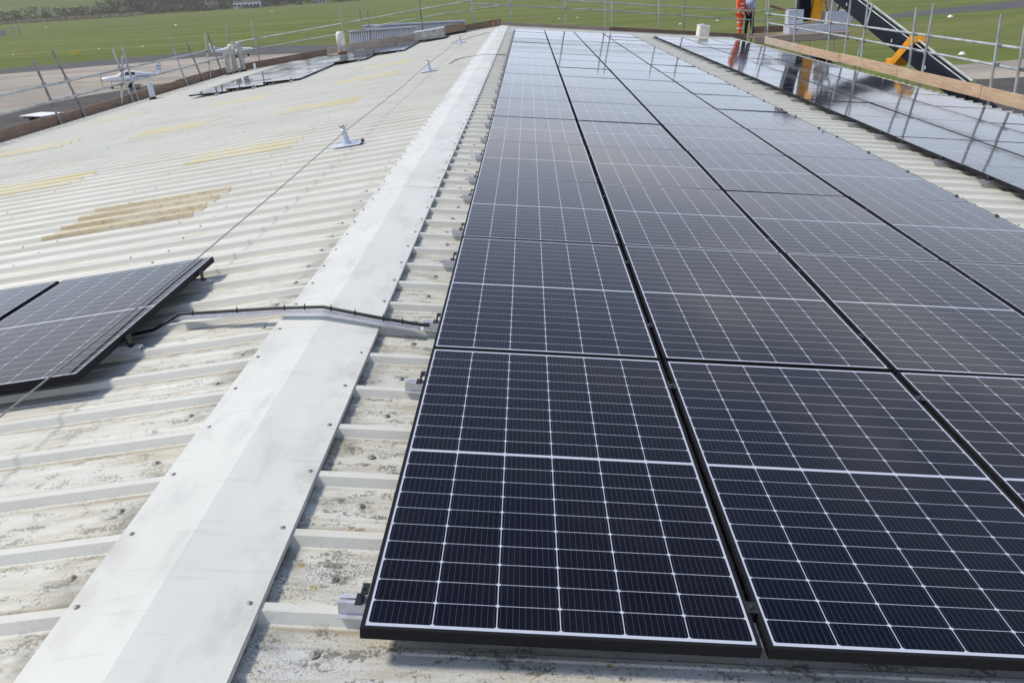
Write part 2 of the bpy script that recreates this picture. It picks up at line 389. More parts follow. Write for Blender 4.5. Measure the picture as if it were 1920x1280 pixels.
# ------------------------------------------------------------------ solar panels
def panel_meshes():
    fr = MB(); w = FR
    fr.box((PW/2, w/2, -TH/2), (PW, w, TH)); fr.box((PW/2, PL-w/2, -TH/2), (PW, w, TH))
    fr.box((w/2, PL/2, -TH/2), (w, PL-2*w, TH)); fr.box((PW-w/2, PL/2, -TH/2), (w, PL-2*w, TH))
    # inner return flange under the frame
    fr.box((PW/2, .02, -TH+.001), (PW-2*w-.002, .022, .0018)); fr.box((PW/2, PL-.02, -TH+.001), (PW-2*w-.002, .022, .0018))
    a = fr.mesh('frame'); a.materials.append(M_FRAME)
    g = MB(); e = w
    g.add([(e, e, -.0012), (PW-e, e, -.0012), (PW-e, PL-e, -.0012), (e, PL-e, -.0012)], [(0, 1, 2, 3)])
    b = g.mesh('cell_glass'); b.materials.append(M_CELL)
    u = MB(); u.add([(e, e, -.006), (PW-e, e, -.006), (PW-e, PL-e, -.006), (e, PL-e, -.006)], [(3, 2, 1, 0)])
    u.box((PW/2, PL/2, -.014), (.1, .06, .014), mi=0)
    c = u.mesh('backsheet'); c.materials.append(M_UNDER)
    return a, b, c
FM, GM, UM = panel_meshes()
def panel(p, side, label, group, tk=1.):
    t = empty('solar_panel', p, (R(rnd.uniform(-.17, .17)), AL*side*tk + R(rnd.uniform(-.15, .15)), R(rnd.uniform(-.03, .03))), label, 'solar panel', group)
    for n, me in (('frame', FM), ('cell_glass', GM), ('backsheet', UM)): link(bpy.data.objects.new(n, me), t)
    return t
ORD = ['first', 'second', 'third', 'fourth', 'fifth', 'sixth', 'seventh', 'eighth', 'ninth', 'tenth', 'eleventh', 'twelfth', 'thirteenth', 'fourteenth', 'fifteenth', 'sixteenth', 'seventeenth']
UP, VP_ = 1.058, 1.765
HT = .075                                  # panel top above the cap surface
def U(u, y, h=0.): return Vector((u*CA + h*SA, y, -u*SA + h*CA))   # right slope, measured from the first panel's corner
COLN = ['column nearest ridge', 'second column from ridge', 'third column from ridge', 'outermost column']
for c in range(4):
    for r in range(17):
        lab = 'black solar panel in the large array, %s, %s row from front' % (COLN[c], ORD[r])
        panel(U(c*UP, r*VP_, rnd.uniform(-.001, .001)), 1, lab, 'solar panels of the large array beside the ridge')
for c in range(3):
    for r in range(1, 17):
        lab = 'glossy solar panel by the right eave, %s column, %s row from the camera' % (['inner', 'middle', 'outer'][c], ORD[r-1])
        panel(U(5.03 + c*UP, r*VP_, rnd.uniform(-.001, .001)), 1, lab, 'solar panels of the array along the right eave')
for c in range(4):
    s1 = 1.02 + c*1.075 + PW
    if c == 3: continue
    lab = 'dark solar panel, short left row, %s' % ['nearest the ridge cap under the wire', 'second from the ridge cap', 'third from the ridge cap at the picture edge'][c]
    panel(PLt(s1, 1.69, HT+.02), -1, lab, 'solar panels in the short row left of the ridge')
for ci, (s0, v0, n) in enumerate(((7.35, 21.45, 6), (6.29, 21.45, 6), (5.23, 21.45, 6), (4.17, 25.6, 4), (3.11, 27.1, 3), (2.05, 30.8, 1))):
    for r in range(n):
        cn = ['leftmost column', 'second column from left', 'third column from left', 'column beside the rusty vent', 'fifth column', 'last column'][ci]
        lab = 'solar panel far down left slope, %s, %s from front' % (cn, ORD[r])
        panel(PLt(s0+PW, v0 + r*VP_, HT+.02), -1, lab, 'solar panels far down the left slope', .45)

# ------------------------------------------------------------------ mounting rails and clamps
def rail_meshes(L, edge):
    a = MB()
    a.box((0, 0, .002), (L, .07, .003)); a.box((0, -.016, .021), (L, .002, .036)); a.box((0, .016, .021), (L, .002, .036))
    a.box((0, -.010, .0395), (L, .012, .003)); a.box((0, .010, .0395), (L, .012, .003)); a.box((0, 0, .012), (L-.004, .03, .002))
    r_ = a.mesh('rail'); r_.materials.append(M_ALU)
    b = MB()
    if edge:
        b.box((0, 0, .0785), (.02, .044, .004)); b.box((-.008, 0, .060), (.004, .044, .037)); b.box((-.018, 0, .0415), (.02, .044, .004)); b.lathe((-.004, 0, .0805), [(.006, 0), (.006, .005), (.0001, .005)], 6)
    else:
        b.box((0, 0, .0785), (.036, .044, .004)); b.box((0, 0, .058), (.012, .040, .036)); b.lathe((0, 0, .0805), [(.006, 0), (.006, .006), (.0001, .006)], 6)
    c = b.mesh('clamp'); c.materials.append(M_CLAMP)
    d = MB(); d.lathe((-L/2+.018, 0, .0035), [(.009, 0), (.009, .002), (.005, .003), (.005, .007), (.0001, .007)], 8)
    e = d.mesh('rivet'); e.materials.append(M_SCREW)
    return r_, c, e
RE = rail_meshes(.26, True); RM = rail_meshes(.42, False)
def crest_near(v): return .15 + round((v-.15)/PITCH)*PITCH
def rail(p, side, meshes, label, group, flip=False, hs=0):
    t = empty('mounting_rail', p, (0, AL*side, math.pi if flip else 0), label, 'mounting rail', group)
    for n, me in zip(('rail', 'clamp', 'rivet'), meshes): link(bpy.data.objects.new(n, me), t)
    return t
hR = -.081                                 # crest height in panel coordinates
for b in range(5):
    for r in range(17):
        if b in (1, 2, 3) and r > 9: continue
        for q, dv in enumerate((.38, 1.38)):
            v = crest_near(r*VP_ + (.15 if r == 0 and q == 0 else dv))
            edge = b in (0, 4)
            u = {0: -.012, 4: 3*UP+PW+.012}.get(b, b*UP-.010)
            lab = 'rail and clamp %s, %s one of %s row from front' % (
                ['at ridge side of large array', 'in first column gap', 'in second column gap', 'in third column gap', 'at outer edge of large array'][b],
                ['nearer', 'farther'][q], ORD[r])
            p = U(u + (.055 if b == 0 else -.055 if b == 4 else 0), v, hR)
            t = rail(p, 1, RE if edge else RM, lab, 'mounting rails of the large array', flip=(b == 4))
            if edge:
                for ch in t.children:
                    if ch.name.startswith('clamp'): ch.location = (-.055, 0, 0)
for r in range(2, 17):
    for q, dv in enumerate((.38, 1.38)):
        v = crest_near(r*VP_+dv)
        t = rail(U(5.03-.012+.055, v, hR), 1, RE, 'rail and clamp on inner edge of right eave array, %s one of %s row' % (['nearer', 'farther'][q], ORD[r-1]), 'mounting rails of the right eave array')
        for ch in t.children:
            if ch.name.startswith('clamp'): ch.location = (-.055, 0, 0)
for i, v in enumerate((2.16, 3.17)):
    t = rail(PLt(1.02+.07, v, .014-.0195+.0), -1, RE, 'aluminium rail with hooked clamp under the left row panel, %s from the camera' % ['nearer', 'farther'][i], 'mounting rails of the short left row', flip=True)
    t.scale = (1, 1, 1.22)
    for ch in t.children:
        if ch.name.startswith('clamp'): ch.location = (-.065, 0, 0)
for ci, (s0, v0) in enumerate(((7.35, 21.45), (6.29, 21.45), (5.23, 21.45), (4.17, 25.6), (3.11, 27.1))):
    t = rail(PLt(s0+.2, v0-.12, CREST), -1, RM, 'white rail end sticking out in front of the far left array, %s from the left' % ORD[ci], 'rail ends of the far left array')
    t.rotation_euler = (0, -AL, math.pi/2)

# ------------------------------------------------------------------ cable run over the ridge
tray = MB(); crest = Vector((RX, 0, RZ))
tp = [PLt(.88, 2.47, .030), PLt(.27, 2.31, .030), Vector((RX, 2.20, RZ+.034)), PR(.28, 2.13, .022), PR(.50, 2.10, .008)]
for i in range(len(tp)-1):
    a, b = tp[i], tp[i+1]; d = (b-a).normalized(); w = d.cross(Vector((0, 0, 1))).normalized()
    w = w if w.y < 0 else -w
    n_ = Vector((0, 0, 1))
    for (o1, z1, o2, z2) in ((-.018, 0, .018, 0), (-.018, 0, -.018, .012), (.018, 0, .018, .010)):
        p1, p2 = a + w*o1 + n_*(z1), a + w*o2 + n_*(z2); q1, q2 = b + w*o1 + n_*(z1), b + w*o2 + n_*(z2)
        th = Vector((0, 0, .0012)) if z1 == z2 else w*.0012
        tray.add([p1, q1, q2, p2, p1+th, q1+th, q2+th, p2+th], [(0, 1, 2, 3), (7, 6, 5, 4), (0, 4, 5, 1), (1, 5, 6, 2), (2, 6, 7, 3), (3, 7, 4, 0)])
ct = empty('cable_tray', (0, 0, 0), label='thin galvanised cable tray bent over the white ridge cap, carrying a black cable', cat='cable tray')
tray.build('channel', M_ALU, ct)
cb = MB(); off = Vector((0, .024, .018))
cpts = [PLt(1.45, 2.40, .02), PLt(1.2, 2.42, -.01), PLt(1.03, 2.46, -.01), PLt(.92, 2.49, .03), PLt(.88, 2.47, .030)+off, PLt(.27, 2.31, .033)+off, Vector((RX, 2.20, RZ+.040))+off, PR(.28, 2.13, .026)+off, PR(.50, 2.10, .012)+off, PR(.545, 2.12, .03)]
cb.tube(cpts, .0095, 8)
cab = cb.build('black_cable', M_BLACK); tag(cab, 'thick black cable strapped along the tray over the ridge towards the large array', 'cable')
for i in range(4, 8):
    for f in (.15, .6):
        tie = MB(); p = cpts[i].lerp(cpts[i+1], f)
        tie.box(p, (.004, .022, .022)); tie.box(p + Vector((0, .002, .016)), (.003, .003, .012)); tie.build('cable_tie', M_BLACK, cab)
cb2 = MB(); cb2.tube([PLt(.78, 17.9, -.01), PLt(.66, 18.6, .015), PLt(.50, 18.95, .012), PLt(.26, 18.98, .007), Vector((RX, 18.98, RZ+.007)), PR(.29, 18.98, .007), PR(.38, 18.97, .012), PR(.62, 18.9, .02)], [.008, .010, .007, .004, .004, .004, .010, .010], 6)
tag(cb2.build('black_cable', M_BLACK), 'thin dark cable crossing the ridge cap far up the roof', 'cable')
cb3 = MB(); cb3.tube([PLt(1.5, 26.6, .0), PLt(.9, 28.2, .01), PLt(.3, 29.2, .02)], .006, 6)
tag(cb3.build('black_cable', M_BLACK), 'dark cable lying on the roof sheet near the far end of the ridge', 'cable')

# ------------------------------------------------------------------ fall-arrest line and posts
XS = -1.72
POSTS = [(8.12, 'nearest anchor post with silver cap on the left slope, carrying the wire'), (17.0, 'second anchor post halfway up the left slope, carrying the wire'), (26.0, 'farthest small anchor post near the end of the wire')]
for y, lab in POSTS:
    z0 = RZ - (RX-XS)*math.tan(AL)
    t = empty('anchor_post', (XS, y, z0), (0, -AL, 0), lab, 'anchor post', 'anchor posts of the safety wire')
    b = MB(); b.box((0, -.02, -.002), (.36, .30, .006)); b.box((.0, .13, .004), (.30, .02, .012))
    b.build('base_plate', M_POST, t)
    if y < 10:
        k = MB(); k.lathe((.20, -.02, .001), [(.020, 0), (.020, .018), (.012, .03), (.0001, .032)], 10); k.build('edge_knob', M_BLACK, t)
    p = MB(); p.lathe((0, 0, 0), [(.058, 0), (.056, .012), (.046, .03), (.036, .145), (.036, .15)], 18); p.build('post', M_POST, t)
    c = MB(); c.lathe((0, 0, 0), [(.040, .147), (.041, .152), (.041, .166), (.034, .176), (.0001, .179)], 18); c.build('cap', M_ALU, t)
    g = MB(); g.tube([(-.045, -.01, .215), (-.02, 0, .195), (0, 0, .175), (.02, 0, .195), (.045, .012, .212)], .006, 6); g.tube([(0, -.05, .207), (0, .05, .207)], .011, 8)
    g.build('wire_guide', M_WIRE, t)
wr = MB()
wy = [(-.6, .02), (1.2, .0), (3.0, -.025), (5.1, -.015), (8.12, .018), (12.5, -.01), (17.0, .018), (21.5, -.005), (26.0, .018), (31.0, .0)]
wr.tube([(XS, y, z) for y, z in wy], [.0042, .0042, .0042, .0045, .005, .0055, .006, .0065, .007, .007], 6)
tag(wr.build('safety_wire', M_WIRE), 'thin steel safety wire running over the anchor posts along the left slope', 'wire')

# ------------------------------------------------------------------ roof vents
def pipe(name, s, y, r, h, label, rust=False, cap=None, flash=True, mat=None, taper=1., hcap=.1):
    p = PLt(s, y, -.05); t = empty(name, p, (0, 0, 0), label, 'roof vent', None)
    b = MB(); b.lathe((0, 0, 0), [(r*1.0, 0), (r, h*.35), (r*.97, h*.7), (r*taper, h)], 14)
    b.lathe((0, 0, 0), [(r*taper, h), (r*taper*.8, h), (r*taper*.8, h-.15), (.0001, h-.15)], 14); b.build('flue_pipe', mat or M_VENT, t)
    if flash:
        f = MB(); f.lathe((0, 0, 0), [(r*1.7, -.02), (r*1.35, .05), (r*1.15, .10), (r*1.02, .11)], 14); f.build('flashing_boot', M_BLACK if not rust else M_RUST, t)
    if rust:
        g = MB(); g.lathe((0, 0, 0), [(r*1.02, h*.33), (r*1.2, h*.34), (r*1.2, h*.41), (r*1.02, h*.42)], 14); g.build('rusty_band', M_RUST, t)
        g = MB(); g.lathe((0, 0, 0), [(r*1.02, h*.60), (r*1.12, h*.61), (r*1.12, h*.95), (r*.7, h*1.03), (r*.2, h*1.03)], 14); g.build('cowl', M_CREAM, t)
    if cap:
        c = MB(); c.lathe((0, 0, 0), [(r*1.02, h-.02), (r*1.35, h-.01), (r*1.35, h+hcap), (r*1.1, h+hcap+.03), (.0001, h+hcap+.03)], 14); c.build('cowl', cap, t)
    return t
pipe('roof_vent', 11.15, 32.6, .10, .85, 'grey flue pipe, front one of three standing close together by the left eave')
pipe('roof_vent', 11.05, 33.1, .11, .95, 'flue pipe with a wide cream cowl, middle one of three by the left eave', cap=M_CREAM, hcap=.16)
pipe('roof_vent', 10.75, 33.2, .10, 1.05, 'stained flue pipe with a grey cowl, right one of three by the left eave', cap=M_VENT, hcap=.1)
pipe('roof_vent', 4.98, 26.0, .125, .98, 'thick vent pipe with rusty bands beside the far left solar panels', rust=True, taper=.8)
pipe('roof_vent', 10.85, 24.6, .085, .55, 'short pale vent pipe with black base near the left eave', mat=M_POST, taper=.75)
pipe('roof_vent', 10.2, 33.0, .05, .28, 'tiny white vent stub behind the far left solar panels', mat=M_WHITE, flash=False)

# ------------------------------------------------------------------ scaffolding
def tubeobj(name, pts, parent, mat=M_GALV, r=.0265, n=8):
    b = MB(); b.tube(pts, r, n); return b.build(name, mat, parent)
def coupler(parent, p, s=1.):
    b = MB(); b.box(p, (.085*s, .09*s, .07*s), Matrix.Rotation(rnd.uniform(-.3, .3), 3, 'Z')); b.tube([Vector(p)+Vector((-.06*s, 0, .02)), Vector(p)+Vector((.06*s, 0, .02))], .012, 6)
    b.build('coupler', M_GALVD, parent)
# left eave
sL = empty('scaffolding', (-12.3, 24, ZG), label='scaffold of tubes and brown boards along the left eave, leaning poles', cat='scaffolding')
inv = sL.location.copy()
class Off:
    def __init__(s, o): s.o = Vector(o)
    def __call__(s, *p): return Vector(p) - s.o
q = Off(sL.location)
lp = [(20.5, -12.2, -12.44, .41, 1), (21.8, -12.2, -12.60, .55, 1), (24.85, -12.2, -12.42, .37, 0), (24.2, -12.2, -11.85, .18, 0), (25.25, -12.2, -12.30, .43, 0), (29.36, -12.2, -12.46, .42, 0), (30.94, -12.2, -12.5, .18, 1), (31.87, -12.2, -12.1, .43, 0), (17.0, -12.2, -12.4, .5, 1), (33.2, -12.2, -12.5, .4, 1), (34.6, -12.2, -12.15, .5, 0)]
for y, xb, xt, zt, dark in lp:
    k = (xt-xb)/(zt+1.1)
    z0 = -2.4
    tubeobj('standard', [q(xb+k*(z0+1.1), y, z0), q(xt, y, zt)], sL, M_GALVD if dark else M_GALV, .032)
    tubeobj('standard', [q(xb-.05, y+.12, ZG), q(xb-.05, y+.12, -1.2)], sL, M_GALVD)
    zr_ = -.64; coupler(sL, q(xb+k*(zr_+1.1), y, zr_)); coupler(sL, q(xb+k*(-.22+1.1), y, -.22))
tubeobj('guard_rail', [q(-12.17, 13, -.25), q(-12.17, 22, -.23), q(-12.17, 33.5, -.20)], sL, r=.032)
tubeobj('guard_rail', [q(-12.17, 13, -.66), q(-12.17, 22, -.64), q(-12.17, 35.3, -.58)], sL, r=.032)
for ya, yb, dz in ((13.0, 16.9, .03), (16.9, 20.8, .01), (20.82, 24.7, -.02), (24.72, 28.6, .0), (28.62, 32.4, .03), (32.42, 34.2, 0)):
    b = MB(); b.box(q(-12.24, (ya+yb)/2, -1.19+dz), (.045, yb-ya, .40)); b.build('toe_board', M_OLDW, sL)
for i, x in enumerate((-12.42, -12.66, -12.90, -13.14, -13.38)):
    b = MB(); b.box(q(x, 23.6+rnd.uniform(-.2, .2), -1.62+rnd.uniform(-.008, .008)), (.225, 21.5, .038)); b.build('deck_board', M_OLDW, sL)
for y in (16, 19.5, 23, 26.5, 30, 33.5): tubeobj('transom', [q(-11.9, y, -1.68), q(-13.7, y, -1.68)], sL, M_GALVD); tubeobj('standard', [q(-13.62, y, ZG), q(-13.62, y, -1.55)], sL, M_GALVD)
tubeobj('ledger', [q(-13.58, 13, -1.72), q(-13.58, 34.6, -1.72)], sL, M_GALVD); tubeobj('ledger', [q(-13.58, 13, -4.2), q(-13.58, 34.6, -4.2)], sL, M_GALVD)

# far gable
def roofz(x): return RZ - abs(x-RX)*math.tan(AL)
sG = empty('scaffolding', (0, 34.6, ZG), label='scaffold with two sloping rails across the far gable end of the roof', cat='scaffolding')
q = Off(sG.location); GY = 34.5
def grail(x0, x1, h, y=GY, mat=M_GALV, r=.024): tubeobj('guard_rail', [q(x0, y, roofz(x0)+h), q((x0+x1)/2, y, roofz((x0+x1)/2)+h-.01), q(x1, y, roofz(x1)+h)], sG, mat, r)
grail(-12.1, -4.0, 1.12); grail(-4.3, -.75, 1.12, GY+.05); grail(-12.1, -5.5, .74); grail(-6.0, -.2, .80, GY+.06)
tubeobj('guard_rail', [q(-1.9, GY, .86), q(3.2, GY, .33), q(9.6, GY, -.42)], sG); tubeobj('guard_rail', [q(-1.0, GY+.05, 1.10), q(3.6, GY+.05, .58), q(9.6, GY+.05, -.08)], sG)
for x, zt, lean, y, mt in ((-10.95, .72, -.10, GY, 0), (-7.23, .98, -.08, GY, 0), (-6.42, .95, -.03, GY-.1, 1), (-6.30, .80, 0, GY+.8, 1), (-3.94, 1.3, -.02, GY, 1), (-1.78, 1.5, -.08, GY, 0), (-.23, 1.6, 0, GY, 0), (2.0, 1.5, 0, GY, 0), (3.72, 1.4, .02, GY+.9, 0), (3.9, 1.3, .02, GY, 0), (5.83, 1.3, .02, GY, 0), (7.05, 1.2, .02, GY+1.0, 1), (9.72, 1.2, .03, GY+.2, 1)):
    zb = roofz(x) + (-.35 if mt or x < -2 else .06)
    tubeobj('standard', [q(x-lean*.3, y, zb-.6), q(x+lean, y, zt)], sG, M_GALVD if mt else M_GALV)
    tubeobj('standard', [q(x, y+.1, ZG), q(x, y+.1, zb-.2)], sG, M_GALVD)
def gboard(x0, x1, top, hgt, mat, y=34.2, th=.04):
    b = MB(); z0, z1 = roofz(x0)+top, roofz(x1)+top
    vs = [(x0, y, z0-hgt), (x1, y, z1-hgt), (x1, y, z1), (x0, y, z0), (x0, y+th, z0-hgt), (x1, y+th, z1-hgt), (x1, y+th, z1), (x0, y+th, z0)]
    b.add([q(*v) for v in vs], [(0, 1, 2, 3), (7, 6, 5, 4), (3, 2, 6, 7), (0, 4, 5, 1), (1, 5, 6, 2), (0, 3, 7, 4)]); b.build('toe_board', mat, sG)
gboard(-11.6, -8.0, .25, .26, M_OLDW); gboard(-7.98, -5.0, .29, .26, M_PALEW); gboard(-4.98, -2.9, .24, .24, M_PALEW); gboard(-2.88, -.66, .24, .26, M_OLDW)
gboard(-.64, 1.9, .11, .2, M_PALEW); gboard(1.92, 3.75, .12, .2, M_PALEW); gboard(3.77, 7.6, .13, .28, M_OLDW); gboard(7.62, 9.4, .12, .3, M_OLDW)
for i in range(4):
    for x0, x1 in ((-11.8, -6.2), (-6.15, -.62), (-.58, 4.2), (4.25, 8.8)):
        b = MB(); z0, z1 = roofz(x0)-.2, roofz(x1)-.2; y = 34.36+i*.24
        b.add([q(x0, y, z0), q(x1, y, z1), q(x1, y+.22, z1), q(x0, y+.22, z0), q(x0, y, z0-.04), q(x1, y, z1-.04), q(x1, y+.22, z1-.04), q(x0, y+.22, z0-.04)], [(0, 1, 2, 3), (7, 6, 5, 4), (0, 4, 5, 1), (2, 6, 7, 3)])
        b.build('deck_board', M_OLDW, sG)
# corner loading platform where the two people stand
for i in range(6):
    b = MB(); b.box(q(11.25, 34.36+i*.25, -1.10), (4.9, .235, .045)); b.build('deck_board', M_OLDW if i % 3 else M_PALEW, sG)
b = MB(); b.box(q(11.9, 35.95, -.92), (3.6, .04, .26)); b.build('toe_board', M_OLDW, sG)
b = MB(); b.box(q(11.7, 34.28, -1.22), (3.8, .05, .24)); b.build('toe_board', M_PALEW, sG)
for x in (10.6, 12.1, 13.6): tubeobj('standard', [q(x, 35.9, ZG), q(x, 35.9, .3 if x != 12.1 else -.3)], sG); tubeobj('standard', [q(x, 34.5, ZG), q(x, 34.5, -1.15)], sG)
for z in (-.55, -.15): tubeobj('guard_rail', [q(9.6, 35.92, z), q(13.8, 35.92, z)], sG)
for z in (-1.35, -2.3, -4.5): tubeobj('ledger', [q(9.4, 34.5, z), q(13.8, 34.5, z)], sG, M_GALVD)

# right eave
sE = empty('scaffolding', (9.3, 22, ZG), label='scaffold with two bright rails and a pine toe board along the right eave', cat='scaffolding')
q = Off(sE.location)
tubeobj('guard_rail', [q(9.34, 8, -.12), q(9.34, 20, -.08), q(9.34, 31.3, -.05)], sE, r=.027)
tubeobj('guard_rail', [q(9.34, 8, -.50), q(9.34, 14.0, -.46), q(9.34, 22, -.40), q(9.34, 30.7, -.37)], sE, r=.027)
for y, xt, yt, zt in ((18.4, 9.2, 18.3, .48), (17.74, 9.25, 17.6, .57), (14.73, 9.22, 14.75, .46), (13.87, 9.24, 13.95, .42), (22.6, 9.24, 22.5, 1.1), (21.4, 9.3, 21.4, 1.0), (24.0, 9.3, 24.1, .62), (27.3, 9.22, 27.3, .9), (30.6, 9.24, 30.6, .6), (10.6, 9.24, 10.6, .5), (9.7, 9.24, 9.7, .5), (21.9, 9.6, 21.9, .45)):
    tubeobj('standard', [q(9.27, y, -1.5), q(xt+.02, yt, zt)], sE, M_GALV); tubeobj('standard', [q(9.33, y+.1, ZG), q(9.33, y+.1, -1.35)], sE, M_GALVD)
    coupler(sE, q(9.31, y, -.10), .8); coupler(sE, q(9.31, y, -.44), .8)
for ya, yb, dz, m in ((8.0, 11.2, .0, M_PLY), (11.22, 14.9, -.01, M_PLY), (14.92, 18.8, .0, M_PLY), (18.82, 22.7, .012, M_PLY), (22.72, 26.6, -.006, M_PLY), (26.62, 30.6, .0, M_PALEW)):
    b = MB(); b.box(q(9.20, (ya+yb)/2, -.945+dz), (.040, yb-ya, .235)); b.build('toe_board', m, sE)
for i, x in enumerate((9.42, 9.66, 9.90, 10.14)):
    b = MB(); b.box(q(x, 20+rnd.uniform(-.2, .2), -1.66), (.225, 24.5, .038)); b.build('deck_board', M_PLY, sE)
for y in (10, 13.5, 17, 20.5, 24, 27.5, 31): tubeobj('transom', [q(8.95, y, -1.72), q(10.4, y, -1.72)], sE, M_GALVD); tubeobj('standard', [q(10.32, y, ZG), q(10.32, y, -1.6)], sE, M_GALVD)
tubeobj('ledger', [q(10.28, 8, -1.76), q(10.28, 32, -1.76)], sE, M_GALVD); tubeobj('ledger', [q(10.28, 8, -4.4), q(10.28, 32, -4.4)], sE, M_GALVD)

# ------------------------------------------------------------------ loose things round the roof's far end
def ribbed_panel(x0, x1, y, zt0, zt1, h, label, n=26, lean=.12):
    t = empty('ribbed_barrier', ((x0+x1)/2, y, min(zt0, zt1)-h), label=label, cat='metal barrier', group='white ribbed barriers beyond the far gable')
    o = Off(t.location); b = MB(); f = MB()
    for i in range(n):
        a = i/n; x = x0+(x1-x0)*(i+.5)/n; z = zt0+(zt1-zt0)*a
        w = (x1-x0)/n*.56
        b.add([o(x-w/2, y, z-h), o(x+w/2, y, z-h), o(x+w/2, y+lean, z), o(x-w/2, y+lean, z), o(x-w/2, y+.05, z-h), o(x+w/2, y+.05, z-h), o(x+w/2, y+lean+.05, z), o(x-w/2, y+lean+.05, z)], [(0, 1, 2, 3), (7, 6, 5, 4), (0, 3, 7, 4), (1, 5, 6, 2), (3, 2, 6, 7)])
    f.add([o(x0, y+.07, zt0-h), o(x1, y+.07, zt1-h), o(x1, y+lean+.07, zt1), o(x0, y+lean+.07, zt0)], [(0, 1, 2, 3)])
    f.add([o(x0, y-.02, zt0+.0), o(x1, y-.02, zt1), o(x1, y-.02, zt1+.06), o(x0, y-.02, zt0+.06), o(x0, y+lean+.1, zt0+.0), o(x1, y+lean+.1, zt1), o(x1, y+lean+.1, zt1+.06), o(x0, y+lean+.1, zt0+.06)], [(0, 1, 2, 3), (7, 6, 5, 4), (3, 2, 6, 7), (0, 4, 5, 1), (0, 3, 7, 4), (1, 5, 6, 2)])
    b.build('slat', M_WHITE, t); f.build('rail_sheet', M_POST, t); return t
ribbed_panel(-7.35, -4.35, 35.9, -.02, .02, .72, 'white slatted metal barrier behind the thick vent pipe, nearer of two', 30)
ribbed_panel(-6.9, -2.3, 36.9, .14, .10, .5, 'long low white slatted barrier just beyond the nearer one', 44)
bx = MB(); bx.box((0, 0, .17), (1.25, .5, .34)); t = empty('grey_box', (-3.45, 33.3, roofz(-3.45)-.03), (0, -AL, 0), 'flat grey metal box on the left slope near the gable', 'box'); bx.build('body', M_VENT, t)
l = MB(); l.box((0, 0, .35), (1.3, .55, .03)); l.build('lid', M_WHITE, t)
t = empty('timber_crate', (-2.45, 33.2, roofz(-2.45)+.0), (0, -AL, .1), 'brown timber crate on a black base near the far end of the ridge', 'crate')
b = MB()
for k in range(3): b.box((0, -.2, .13+.09*k), (.82, .03, .082)); b.box((0, .2, .13+.09*k), (.82, .03, .082)); b.box((.40, 0, .13+.09*k), (.03, .37, .082)); b.box((-.40, 0, .13+.09*k), (.03, .37, .082))
b.box((0, 0, .10), (.78, .36, .02)); b.build('slatted_side', M_OLDW, t); b = MB(); b.box((0, 0, .035), (.86, .46, .07)); b.build('base', M_BLACK, t)
t = empty('tool_pot', (-.86, 32.9, roofz(-.86)+.03), (0, 0, 0), 'small orange and brown pot of fixings standing on the far ridge', 'pot')
b = MB(); b.lathe((0, 0, 0), [(.055, 0), (.075, .17), (.07, .17), (.055, .02), (.0001, .02)], 12); b.build('pot', M_RUST, t); b = MB(); b.box((.13, 0, .12), (.09, .1, .24)); b.build('timber_offcut', M_OLDW, t)
t = empty('white_container', (7.42, 33.35, roofz(7.42)-.02), (0, AL, .1), 'white plastic container standing on the roof near the far right corner', 'container')
b = MB(); b.box((0, 0, .2), (.42, .42, .40), taper=.96); b.build('body', M_CREAM, t); b = MB(); b.box((0, 0, .415), (.44, .44, .03)); b.box((-.05, 0, .45), (.16, .1, .04)); b.build('lid', M_WHITE, t)

# ------------------------------------------------------------------ people (heads rise above the picture)
def skin(name, joints, edges, mat, parent=None, sub=1, loc=(0, 0, 0), root=0):
    me = bpy.data.meshes.new(name); me.from_pydata([j[0] for j in joints], edges, []); me.materials.append(mat)
    o = bpy.data.objects.new(name, me); link(o, parent); o.location = loc
    m = o.modifiers.new('skin', 'SKIN'); m.use_smooth_shade = True
    sk = me.skin_vertices[0].data
    for i, j in enumerate(joints):
        r_ = j[1]; sk[i].radius = (r_, j[2] if len(j) > 2 else r_)
    sk[root].use_root = True
    s = o.modifiers.new('sub', 'SUBSURF'); s.levels = sub; s.render_levels = sub
    return o
M_SKIN = simple('skin', (.50, .30, .22), .5); M_HIVIS = simple('orange_hi_vis_cloth', (.85, .115, .03), .75, 0, .15, 9); M_HAIR = simple('brown_hair', (.05, .03, .02), .7)
M_SHIRT = simple('blue_shirt_cloth', (.36, .44, .66), .8, 0, .12, 9); M_TROU = simple('dark_navy_trousers', (.018, .022, .035), .85, 0, .2, 9); M_BOOT = simple('brown_boots', (.09, .05, .03), .7); M_REFL = simple('reflective_tape', (.75, .75, .72), .35)
